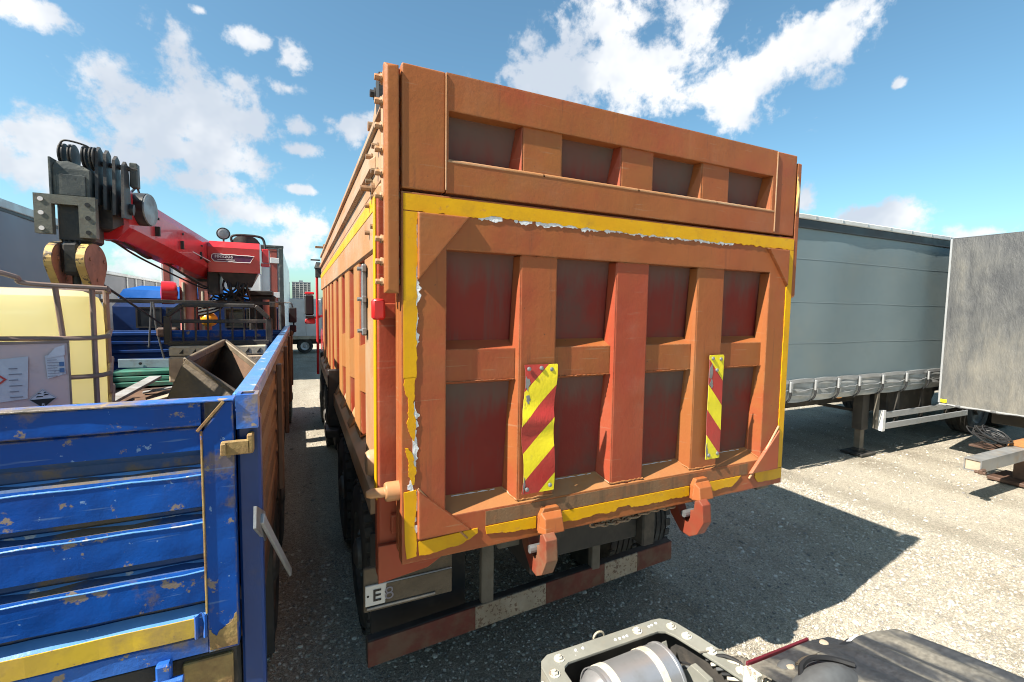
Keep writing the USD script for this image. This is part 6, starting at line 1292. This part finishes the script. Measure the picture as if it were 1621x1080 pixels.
TK = part(C, 'air_tank', lathe([(0, 0), (0.05, 0.006), (0.105, 0.035), (0.132, 0.075), (0.138, 0.10), (0.138, 0.45), (0.132, 0.47), (0, 0.472)], (-0.545, -0.40, 0.625), (1, 0.02, 0), 36), 'tank_alu', smooth=40, label='silver air tank held by two straps')
for x, m in ((-0.44, 'strap_worn'), (-0.20, 'strap_worn'), (-0.478, 'tank_alu'), (-0.098, 'tank_alu')):
    wd = 0.035 if m == 'strap_worn' else 0.012
    part(TK, 'strap' if m == 'strap_worn' else 'weld_ring', lathe([(0.136, 0), (0.1412, 0.0), (0.1412, wd), (0.136, wd)], (x, -0.40 + 0.02 * (x + 0.545), 0.625), (1, 0.02, 0), 36), m, smooth=40)
part(C, 'tank_bracket', prism([(-0.30, 0.52), (-0.56, 0.52), (-0.60, 0.60), (-0.56, 0.72 - 0.02), (-0.46, 0.70), (-0.40, 0.60), (-0.33, 0.56), (-0.27, 0.68), (-0.26, 0.60)], 'x', 0.0, 0.03), 'tractor_grey')
part(C, 'lower_plate', bx(-0.6, 0.10, -0.75, -0.26, 0.38, 0.41, 0.01), 'chassis_dark')
part(C, 'cable_bundle', tube(curve([(0.0, -0.50, 0.62), (0.05, -0.62, 0.68), (0.10, -0.75, 0.66), (0.16, -0.85, 0.70)]), 0.014, 6), 'strap_worn')
part(C, 'corrugated_hose', tube(curve([(0.17, -0.50, 0.66), (0.20, -0.56, 0.72), (0.22, -0.66, 0.74), (0.20, -0.78, 0.72)], 30), 0.024, 10), 'chassis_pale', smooth=50)
for k in range(12):
    t = 0.1 + k / 14
    p = curve([(0.17, -0.50, 0.66), (0.20, -0.56, 0.72), (0.22, -0.66, 0.74), (0.20, -0.78, 0.72)], 30)
    i = int(t * (len(p) - 2))
    part(C, 'hose_ring', lathe([(0.025, 0), (0.029, 0.003), (0.025, 0.006)], p[i], p[i + 1] - p[i], 12), 'chassis_pale')
part(C, 'fender_bracket', cat(bx(-0.10, -0.06, -0.86, -0.80, 0.75, 0.985, 0.006), bar((0.15, -0.80, 0.70), (-0.03, -0.86, 0.93), 0.04, 0.04, 0.006)), 'strap_worn')
part(C, 'bracket_tube', tube(curve([(-0.04, -0.92, 0.90), (0.0, -0.89, 0.965), (0.05, -0.88, 0.985), (0.09, -0.90, 0.96)]), 0.030, 10), 'hose_grey', smooth=40)

ar = np.random.default_rng(19)
for k in range(7):
    y0 = -0.28 - 0.02 * k
    part(C, 'air_line', tube(curve([(-0.56 + ar.uniform(0, 0.05), y0, 0.50 + ar.uniform(-0.05, 0.08)), (-0.35, y0 + ar.normal(0, 0.02), 0.46 + ar.uniform(-0.04, 0.1)), (-0.10, y0 - 0.02 + ar.normal(0, 0.02), 0.50 + ar.uniform(-0.05, 0.12)), (0.06, y0 - 0.10, 0.58 + ar.uniform(-0.06, 0.08)), (0.10, y0 - 0.30, 0.62)], 24), ar.choice([0.006, 0.009, 0.012]), 6), ('cable_black', 'hose_grey', 'cable_black', 'frame_black')[k % 4])
for k in range(5):
    part(C, 'air_line', tube(curve([(0.11, -0.45 - 0.03 * k, 0.68), (0.16 + 0.02 * k, -0.52 - 0.04 * k, 0.735 - 0.01 * k), (0.20, -0.66 - 0.04 * k, 0.72), (0.10 + 0.03 * k, -0.84, 0.66)], 22), 0.008, 6), ('cable_black', 'strap_worn', 'hose_grey')[k % 3])
for x, y in ((0.02, -0.52), (0.06, -0.60), (0.03, -0.66)):
    part(C, 'valve_fitting', cat(cyl((x, y, 0.56), (x, y, 0.64), 0.022, 10), cyl((x, y, 0.64), (x, y, 0.665), 0.014, 6)), 'strap_worn')

# worn fender over the rear wheel
fo = np.array([(-0.075, -0.815), (0.10, -0.822), (0.28, -0.825), (0.372, -0.841), (0.385, -0.870), (0.393, -0.898), (0.43, -0.900), (0.474, -0.902), (0.59, -0.930), (0.66, -0.955), (0.70, -0.990), (0.712, -1.04), (0.712, -1.16), (0.700, -1.31), (0.695, -1.6), (0.69, -2.2)])


def fz(x, y):
    t = np.clip((-0.80 - y) / 1.4, 0, 1)
    z = 0.985 + 0.13 * np.sin(np.clip(t * 1.5, 0, 1) * math.pi / 2)
    z += 0.008 * np.sin((x - 0.10) / 0.105 * math.pi * 2 * 0.5 * 2) * np.clip((-0.90 - y) / 0.1, 0, 1) * np.clip((x - 0.2) / 0.1, 0, 1)
    z += 0.010 * np.sin(x * 16 + y * 9) * np.exp(-((x - 0.3) / 0.2) ** 2 - ((y + 0.92) / 0.1) ** 2)
    z -= 0.10 * np.clip((x - 0.60) / 0.12, 0, 1) ** 3
    return z


def fender(u, v):
    # v across the wheel (0 inside, 1 outside), u from the far edge towards the cab
    x = -0.075 + 0.787 * v
    far = np.interp(x, fo[:11, 0], fo[:11, 1])
    if x > 0.70:
        far = -0.99 - (x - 0.70) * 4
    y = far + (-2.2 - far) * u ** 1.3
    return (x, y, float(fz(x, y)))


FD = part(C, 'fender', sheet(fender, np.linspace(0, 1, 60), np.linspace(0, 1, 56), (0, 0, -0.007)), 'fender_plastic', smooth=50, label='worn black plastic fender with dusty bands')
part(FD, 'rear_edge', bar((-0.085, -0.806, 0.988), (0.27, -0.818, 0.988), 0.010, 0.022, 0.003), 'dark_red')
part(FD, 'tear', hull([(0.345 + a, -0.895 + b, float(fz(0.37, -0.895)) + 0.003 + c) for a, b, c in ((0, 0, 0), (0.075, 0.006, 0), (0.06, -0.012, 0), (0.01, -0.014, 0), (0.04, -0.004, 0.003))]), 'ink_black')
part(FD, 'torn_edge', hull([(0.385 + a, -0.900 + b, float(fz(0.4, -0.90)) + 0.006 + c) for a, b, c in ((0, 0, 0), (0.085, 0.010, 0), (0.09, 0.0, 0), (0.02, -0.008, 0), (0.05, 0.0, 0.006))]), 'flake_white')
for x, y in ((0.04, -0.895), (0.30, -0.865)):
    part(FD, 'screw_cap', lathe([(0.018, 0), (0.015, 0.006), (0, 0.008)], (x, y, float(fz(x, y))), (0, 0, 1), 10), 'plank_wood')
part(FD, 'scrape', sheet(lambda a, b: (0.06 + 0.17 * a, -0.90 + 0.03 * (b - 0.5) * math.sin(math.pi * min(1, a * 1.4)) - 0.004 * a, float(fz(0.06 + 0.17 * a, -0.90)) + 0.0025 + 0.010 * math.sin(b * math.pi) * (1 - a)), np.linspace(0, 1, 9), np.linspace(0, 1, 5)), 'bucket_steel')
part(FD, 'bulge', hull([(0.05 + 0.16 * math.cos(a) * k, -1.02 + 0.075 * math.sin(a) * k, 1.02 + 0.055 * (1 - k ** 2) + 0.012) for k in (1.0, 0.85, 0.6, 0.3, 0.0) for a in np.linspace(0, 2 * math.pi, 20, endpoint=False)]), 'hose_grey', smooth=40)
part(FD, 'gap_edge', tube(curve([(-0.02, -0.975, 1.045), (0.03, -0.945, 1.052), (0.10, -0.938, 1.052), (0.17, -0.968, 1.048), (0.22, -1.02, 1.045)]), 0.010, 6), 'ink_black')
wheel(C, 0.34, -1.75, 0.5, 0.31, 1)
wheel(C, 0.66, -1.75, 0.5, 0.31, 1) if False else None
wheel(C, -0.95, -1.9, 0.5, 0.31, -1) if False else None
part(C, 'chassis_stand', cat(bx(-0.6, -0.5, -0.9, -0.8, 0.003, 0.505, 0.01)), 'chassis_dark')

# ------------------------------------------------------------------ vehicles parked further back
W_ = thing('box_trailer', 'white box trailer with red door frame standing behind blue crane truck', 'trailer', (-3.6, 17, 0))
part(W_, 'box', bx(-5.2, -2.12, 14.02, 24.0, 1.15, 4.12, 0.02), 'van_white')
for x0, x1 in ((-5.13, -4.98), (-2.45, -2.26)):
    part(W_, 'door_post', bx(x0, x1, 13.97, 14.015, 1.2, 4.02, 0.01), 'door_red')
part(W_, 'door_header', bx(-5.13, -2.26, 13.96, 14.016, 4.022, 4.08, 0.01), 'door_red')
part(W_, 'roof_edge', cat(bx(-5.24, -2.08, 13.95, 14.10, 4.122, 4.19, 0.01), bx(-2.22, -2.09, 13.94, 14.016, 1.15, 4.12, 0.02)), 'crane_grey')
for x0, x1 in ((-4.95, -3.55), (-3.52, -2.47)):
    dd = part(W_, 'door_leaf', bx(x0, x1, 13.985, 14.016, 1.25, 4.0, 0.008), 'van_white')
    part(dd, 'locking_rod', cyl((x1 - 0.25, 13.95, 1.25), (x1 - 0.25, 13.95, 3.98), 0.03, 8), 'alu')
for z in (1.45, 2.6, 3.65):
    part(W_, 'hinge', bx(-2.45, -2.20, 13.94, 13.969, z, z + 0.16, 0.01), 'van_white')
part(W_, 'vent_panel', bx(-3.30, -3.10, 13.965, 13.984, 2.2, 3.9, 0.006), 'curtain_grey')
for x in (-4.9, -2.4):
    wheel(W_, x, 15.4, 0.5, 0.34, 1 if x > -3 else -1)
    wheel(W_, x, 16.7, 0.5, 0.34, 1 if x > -3 else -1)
part(W_, 'chassis', bx(-4.4, -2.8, 14.2, 23.8, 0.75, 1.14, 0.02), 'chassis_dark')

Lg = thing('grey_trailer', 'long grey curtain trailer at left edge behind the plastic container', 'trailer', (-7.2, 4, 0))
part(Lg, 'curtain', sheet(lambda a, b: (-5.98 + 0.01 * math.sin(a * 60), -4 + 14.4 * a, 1.2 + 2.62 * b), np.linspace(0, 1, 60), np.linspace(0, 1, 5)), 'curtain_dark', smooth=True)
part(Lg, 'dark_band', bx(-6.0, -5.965, -4, 10.4, 3.80, 3.855, 0.004), 'curtain_black')
part(Lg, 'roof_rail', bx(-6.02, -5.95, -4, 10.42, 3.858, 4.0, 0.012), 'alu')
part(Lg, 'body', bx(-8.5, -6.03, -4, 10.4, 1.15, 3.97, 0.02), 'curtain_dark')
part(Lg, 'rear_frame', bx(-8.5, -5.97, 10.40, 10.46, 1.15, 4.0, 0.02), 'alu')
part(Lg, 'chassis', bx(-7.8, -6.6, -3.8, 10.2, 0.75, 1.14, 0.02), 'chassis_dark')
for y in (6.5, 7.8, 9.1):
    wheel(Lg, -6.25, y, 0.5, 0.34, 1)
    wheel(Lg, -8.2, y, 0.5, 0.34, -1)
part(Lg, 'landing_leg', cat(bx(-6.8, -6.65, -1.3, -1.15, 0.02, 0.8, 0.01), bx(-6.9, -6.55, -1.4, -1.05, 0.0, 0.03, 0.006)), 'chassis_dark')

Dk = thing('slatted_trailer', 'low dark trailer with white uprights and white top rail beyond blue cab', 'trailer', (-7.3, 17, 0))
part(Dk, 'side_curtain', bx(-6.35, -6.3, 12.2, 21.5, 1.1, 3.12, 0.01), 'curtain_dark')
part(Dk, 'top_rail', bx(-6.38, -6.26, 12.2, 21.5, 3.125, 3.21, 0.01), 'van_white')
for y in (13.2, 15.2, 16.0, 16.8, 18.2, 19.6):
    part(Dk, 'upright', bx(-6.299, -6.27, y, y + 0.07, 1.1, 3.12, 0.006), 'van_white')
part(Dk, 'body', bx(-8.7, -6.36, 12.2, 21.5, 1.1, 3.10, 0.01), 'curtain_dark')
part(Dk, 'chassis', bx(-8.2, -6.8, 12.4, 21.3, 0.7, 1.09, 0.01), 'chassis_dark')
for y in (18.0, 19.3):
    wheel(Dk, -6.55, y, 0.5, 0.34, 1)
    wheel(Dk, -8.4, y, 0.5, 0.34, -1)

V_ = thing('box_van', 'small white box lorry parked across the far end of the gap', 'van', (-3.5, 24, 0))
part(V_, 'box', bx(-6.5, 0.6, 22.9, 25.2, 0.86, 2.72, 0.03), 'van_white')
part(V_, 'box_sill', bx(-6.5, 0.6, 22.87, 22.899, 0.72, 0.88, 0.006), 'beige_metal')
for x in (-4.6, -3.0, -1.4, 0.2):
    part(V_, 'panel_seam', bx(x, x + 0.03, 22.885, 22.899, 0.9, 2.7, 0.003), 'alu')
part(V_, 'chassis', bx(-6.3, 0.4, 23.3, 24.8, 0.45, 0.72, 0.02), 'chassis_dark')
for x in (-5.2, -1.45):
    tyre = lathe([(0.2, 0), (0.3, -0.01), (0.36, 0.02), (0.37, 0.06), (0.37, 0.2), (0.3, 0.24), (0.2, 0.24)], (x, 22.98, 0.37), (0, 1, 0), 28)
    wn = part(V_, 'wheel', tyre, 'tyre_rubber', smooth=35)
    part(wn, 'rim', lathe([(0.205, 0.0), (0.18, 0.02), (0.1, 0.03), (0.06, -0.01), (0, -0.01)], (x, 22.985, 0.37), (0, 1, 0), 20), 'alu', smooth=40)
    wheel(V_, 0, 0, 0.1, 0.1, 1) if False else None
    part(V_, 'wheel', tyre.copy().apply_translation((0, 1.9, 0)), 'tyre_rubber', smooth=35)
CBV = part(V_, 'cab', hull([(x, y, z) for x, y, z in ((0.7, 22.95, 0.5), (2.2, 22.95, 0.5), (0.7, 25.0, 0.5), (2.2, 25.0, 0.5), (0.7, 23.0, 2.2), (1.5, 23.0, 2.2), (0.7, 25.0, 2.2), (1.5, 25.0, 2.2), (2.2, 22.95, 1.2), (2.2, 25.0, 1.2))]), 'van_white')
part(V_, 'pale_crate', bx(-2.6, -2.2, 22.4, 22.7, 0.005, 0.2, 0.01), 'van_white') if False else None

# ------------------------------------------------------------------ far blocks of flats
def flats(name, label, x0, x1, y0, dep, hgt, wall, glassy, floors, balc):
    t = thing(name, label, 'building', ((x0 + x1) / 2, y0, 0), 'blocks of flats on the horizon')
    w = part(t, 'wall', bx(x0, x1, y0, y0 + dep, 0, hgt, 0.1), wall)
    fh = hgt / floors
    for k in range(1, floors):
        z = k * fh
        part(w, 'window_band', bx(x0 + 0.6, x1 - 0.6, y0 - 0.25, y0 - 0.02, z + fh * 0.30, z + fh * 0.80, 0.02), glassy)
        part(w, 'balcony_slab', bx(x0 + 0.3 + balc * (k % 2), x1 - 0.3, y0 - 1.3, y0 - 0.02, z - 0.1, z + 0.5, 0.02), 'concrete_pale')
    part(t, 'roof', bx(x0 - 0.3, x1 + 0.3, y0 - 0.5, y0 + dep, hgt + 0.02, hgt + 1.0, 0.05), 'facade_grey')
    part(t, 'lift_house', bx((x0 + x1) / 2 - 3, (x0 + x1) / 2 + 2, y0 + 3, y0 + 8, hgt + 1.02, hgt + 3.4, 0.05), 'facade_grey')
    for fx in np.linspace(0.18, 0.82, 4):
        xm = x0 + (x1 - x0) * fx
        part(w, 'wall_pier', bx(xm - 0.5, xm + 0.5, y0 - 1.4, y0 - 0.02, 1, hgt - 0.2, 0.05), 'concrete_pale')
    return t


flats('apartment_block', 'pale striped block of flats on the horizon, left of the two', -36, -14.5, 700, 16, 34, 'concrete_pale', 'facade_dark', 12, 0.0)
flats('apartment_block', 'blue grey block of flats on the horizon next to orange truck', -11.5, 12, 705, 16, 35, 'facade_grey', 'facade_dark', 12, 3.0)
